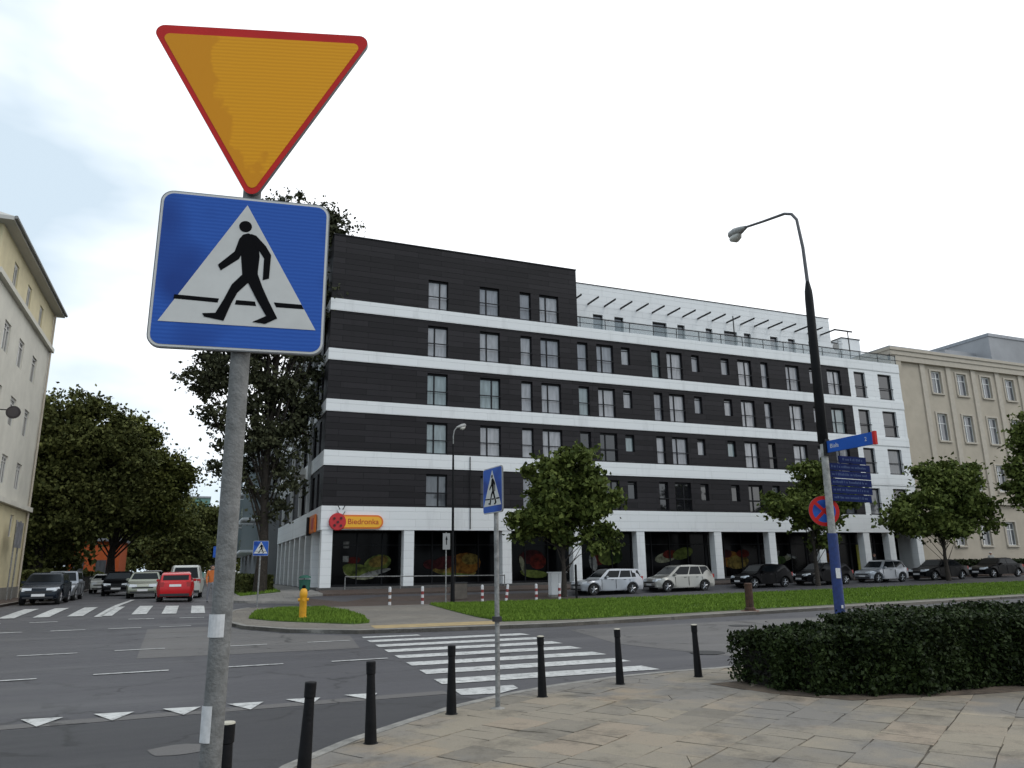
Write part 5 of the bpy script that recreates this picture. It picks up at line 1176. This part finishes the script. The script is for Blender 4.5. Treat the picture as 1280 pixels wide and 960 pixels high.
MB().lathe([(.16, 0), (.16, .08), (.115, .1), (.115, .72), (.125, .74), (.125, .84), (.10, .93), (.04, .98)], 16).build('barrel', mat('hydrant_yellow', (.62, .30, .01), .5, var=.15, vscale=6), HY, smooth=40)
MB().tube([(-.17, 0, .62), (.17, 0, .62)], .05, 10).tube([(0, -.16, .62), (0, 0, .62)], .05, 10).build('nozzle', MC['hydrant_yellow'], HY); MB().lathe([(.05, .97), (.06, 1.0), (.05, 1.06), (.02, 1.08)], 10).build('cap', M_fig, HY)
BP = thing('wooden_post', 'short brown weathered post at the edge of the lawn by the road', 'post', (17.45, 21.35, .09))
MB().lathe([(.2, 0), (.18, .1), (.135, .14), (.13, .8), (.14, .9), (.1, .93)], 12).build('post', mat('brown_post', (.030, .016, .011), .9, col2=(.075, .036, .02), vscale=6, bump=.5), BP); MB().lathe([(.34, -.01), (.3, .03)], 14).build('base', mat('reddish_soil', (.13, .07, .05), .95, var=.3), BP)
M_rb = mat('bollard_red', (.22, .03, .03), .6); M_wb = mat('bollard_white', (.6, .6, .6), .5)
def stripy(x, y, lab, tl=0, red=M_rb):
    t_ = thing('striped_bollard', lab, 'bollard', (x, y, gz(x, y)+.005), 0, 'red and white bollards in front of the shops'); t_.rotation_euler = (0, R(tl), 0)
    for k in range(5): MB().lathe([(.07, k*.145), (.07, k*.145+.145)], 12).build('band', (M_wb if k % 2 == 0 else red), t_)
    MB().lathe([(.07, .725), (.06, .79), (.02, .81)], 12).build('cap', M_wb, t_)
P_ = [(8.35, 35.2, 'striped bollard with brownish faded shaft, leftmost of the row', 0, mat('faded_brown', (.16, .09, .06), .7)), (9.9, 35.2, 'red and white bollard second from the left in front of the first shop window', 0, M_rb), (13.1, 35.8, 'red and white bollard left of the thin crossing sign post', 0, M_rb), (14.35, 35.8, 'leaning red and white bollard right of the thin crossing sign post', 8, M_rb), (16.0, 35.8, 'red and white bollard below the left side of the round street tree', 0, M_rb), (17.3, 35.8, 'red and white bollard in front of the white cabinet', 0, M_rb)]
for a in P_: stripy(*a)
WB = thing('utility_cabinet', 'white utility cabinet left of the silver estate car', 'cabinet', (18.35, 39.0, gz(18, 39)))
MB().box(0, .95, 0, .4, .12, 1.3).build('cabinet', M_whiter, WB, bevel=.02); MB().box(-.05, 1.0, -.05, .45, 1.3, 1.36).build('lid', M_whiter, WB); MB().box(-.03, .98, -.03, .43, 0, .12).build('plinth', M_kerb, WB); MB().box(.47, .48, -.004, .0, .16, 1.26).build('door_seam', M_plas, WB)
DP = thing('metal_post', 'thin black post at the lawn edge in front of the white cabinet', 'post', (17.15, 33.6, .05)); MB().lathe([(.075, 0), (.06, .1), (.06, 1.65), (.03, 1.7)], 10).build('post', M_black, DP); MB().lathe([(.13, 0), (.12, .04)], 10).build('base', M_black, DP)
TB = thing('litter_bin', 'green litter bin beside the corner column', 'bin', (5.15, 40.2, gz(5.1, 40.2)+.1))
M_gbin = mat('bin_green', (.01, .09, .06), .5, var=.2); MB().lathe([(.22, .45), (.26, .5), (.28, .95), (.29, 1.0)], 14).build('bucket', M_gbin, TB); MB().lathe([(.3, 1.08), (.28, 1.16), (.1, 1.22)], 14).build('hood', M_gbin, TB); MB().tube([(0, .3, 0), (0, .3, 1.2)], .035, 8).build('post', M_steel, TB); MB().tube([(0, .3, 1.1), (0, 0, 1.12)], .02, 6).build('bracket', M_steel, TB)
UB = thing('utility_cabinet', 'small brownish cabinet behind the thin pole on the pavement', 'cabinet', (12.35, 38.2, gz(12, 38)+.005)); MB().box(0, .8, 0, .4, .05, .85).build('cabinet', mat('brown_cabinet', (.10, .085, .07), .7, var=.2), UB, bevel=.02); MB().box(-.03, .83, -.03, .43, .85, .9).build('lid', M_plas, UB)
FN = thing('guard_rail', 'low grey guard rail on the pavement in front of the corner shop', 'railing', (0, 0, 0))
fnm = MB().tube([(7.6, 42.6, 1.28), (17, 42.6, 1.2)], .03, 6); fnm.build('rail', M_steel, FN)
for x in (7.6, 10.7, 13.8, 17): MB().tube([(x, 42.6, gz(x, 42.6)+.1), (x, 42.6, 1.24)], .03, 6).build('post', M_steel, FN)

# ------------------------------------------------------------------ people
def person(name, label, loc, rz, top, legs_m, hair, stride=.0, H=1.74, arm=.12, skin=mat('skin', (.36, .2, .14), .6)):
    T = thing(name, label, 'person', loc, rz)
    s = H/1.74
    J = {'pel': (0, 0, .95), 'wst': (0, 0, 1.08), 'chs': (0, -.01, 1.32), 'nck': (0, 0, 1.48), 'hed': (0, -.02, 1.56), 'top': (0, -.01, 1.70)}
    for sd_, k in (('l', -1), ('r', 1)):
        st = stride*k
        J['hip'+sd_] = (.09*k, 0, .90); J['kne'+sd_] = (.10*k, -st*.5-.03*abs(stride), .50); J['ank'+sd_] = (.10*k, -st if st > 0 else -st*1.0, .09); J['toe'+sd_] = (.11*k, -st-.16, .045)
        J['sho'+sd_] = (.18*k, 0, 1.42); J['elb'+sd_] = (.25*k, st*.3+.02, 1.14); J['wri'+sd_] = (.25*k, st*.6-arm, .91); J['hnd'+sd_] = (.245*k, st*.6-arm-.03, .83)
    rad = dict(pel=.145, wst=.13, chs=.155, nck=.055, hed=.075, top=.06, hip=.095, kne=.06, ank=.042, toe=.035, sho=.065, elb=.047, wri=.032, hnd=.034)
    E = [('pel', 'wst'), ('wst', 'chs'), ('chs', 'nck'), ('nck', 'hed'), ('hed', 'top')]
    for q in 'lr': E += [('pel', 'hip'+q), ('hip'+q, 'kne'+q), ('kne'+q, 'ank'+q), ('ank'+q, 'toe'+q), ('chs', 'sho'+q), ('sho'+q, 'elb'+q), ('elb'+q, 'wri'+q), ('wri'+q, 'hnd'+q)]
    ks = list(J)
    me = bpy.data.meshes.new('body'); me.from_pydata([tuple(c*s for c in J[k]) for k in ks], [(ks.index(a), ks.index(b_)) for a, b_ in E], [])
    o = bpy.data.objects.new('body', me); COL.objects.link(o)
    md = o.modifiers.new('skin', 'SKIN'); 
    if not me.skin_vertices: 
        bpy.context.view_layer.objects.active = o; bpy.ops.mesh.customdata_skin_add()
    for i, k in enumerate(ks):
        rr_ = rad.get(k, rad.get(k[:-1], .05))*s; me.skin_vertices[0].data[i].radius = (rr_*(1.2 if k in ('pel', 'wst', 'chs') else 1), rr_*(.75 if k in ('pel', 'wst', 'chs') else 1)); me.skin_vertices[0].data[i].use_root = (k == 'pel')
    sb_ = o.modifiers.new('sub', 'SUBSURF'); sb_.levels = 2; sb_.render_levels = 2
    dg = bpy.context.evaluated_depsgraph_get(); m2 = bpy.data.meshes.new_from_object(o.evaluated_get(dg)); bpy.data.objects.remove(o)
    m2.materials.clear()
    for q in (top, legs_m, skin, M_plas): m2.materials.append(q)
    for p in m2.polygons:
        z = p.center.z/s; p.use_smooth = True
        p.material_index = 3 if z < .085 else 1 if z < .93 and abs(p.center.x) < .2*s else 2 if (z > 1.475 or (z < .90)) else 0
    ob = bpy.data.objects.new('body', m2); COL.objects.link(ob); ob.parent = T
    # face features, hair and hands' fingers
    fc = MB().lathe([(.02, 0), (.075, .02), (.092, .08), (.088, .13), (.06, .165), (.02, .178)], 14, (0, 0, 1.535*s)); fc.tube([(0, -.085, 1.63*s), (0, -.112, 1.61*s), (0, -.088, 1.60*s)], [.008, .012, .008], 6)
    hn = MB()
    for k in (-1, 1):
        hx, hy, hz = J['hnd'+('l' if k < 0 else 'r')]
        for j in range(4): hn.tube([(hx*s+(-.02+.013*j)*0, hy*s-.024+.016*j, hz*s-.02), (hx*s-.008*k, hy*s-.024+.016*j, hz*s-.06), (hx*s-.018*k, hy*s-.024+.016*j, hz*s-.085+.004*abs(j-1.5))], [.008, .0075, .006], 5)
        hn.tube([(hx*s, hy*s-.025, hz*s+.01), (hx*s-.012*k, hy*s-.052, hz*s-.02), (hx*s-.014*k, hy*s-.055, hz*s-.045)], [.009, .008, .006], 5)
        fc.lathe([(.012, 0), (.02, .01)], 6, (k*.09, .0, 1.60*s))
    fc.build('head', skin, T, smooth=60); hn.build('fingers', skin, T)
    ey = MB()
    for k in (-1, 1): ey.lathe([(.004, 0), (.011, .006), (.008, .012)], 8, (k*.032, -.094, 1.635*s), 'y')
    ey.build('eyes', M_fig, T); MB().box(-.024, .024, -.094, -.086, 1.578*s, 1.585*s).build('mouth', mat('lips', (.25, .08, .07), .6), T)
    MB().lathe([(.099, .09), (.101, .13), (.08, .175), (.03, .195)], 14, (0, .014, 1.535*s)).tube([(0, .06, 1.70*s), (0, .085, 1.62*s), (0, .07, 1.55*s)], [.06, .055, .03], 8).build('hair', hair, T, smooth=60)
    return T
hair_b = mat('dark_hair', (.02, .015, .012), .7); hair_w = mat('white_hair', (.5, .5, .48), .7)
person('person', 'person in orange work jacket walking beside the red hatchback', (.74, 39.6, gz(.7, 39.6)+.006), R(10), mat('orange_jacket', (.42, .11, .02), .8, var=.15), mat('grey_trousers', (.22, .22, .24), .85), hair_b, .22, 1.76)
person('person', 'person in dark clothes standing behind the small silver hatchback', (46.0, 42.0, gz(46, 42)+.1), R(40), mat('black_coat', (.012, .012, .014), .8), mat('dark_jeans', (.02, .022, .03), .85), hair_b, .05)
person('person', 'white-haired person in a pale coat behind the last black saloon', (58.6, 42.1, gz(58.6, 42.1)+.1), R(-30), mat('pale_coat', (.4, .39, .36), .8), mat('dark_skirt', (.03, .03, .03), .85), hair_w, .08)
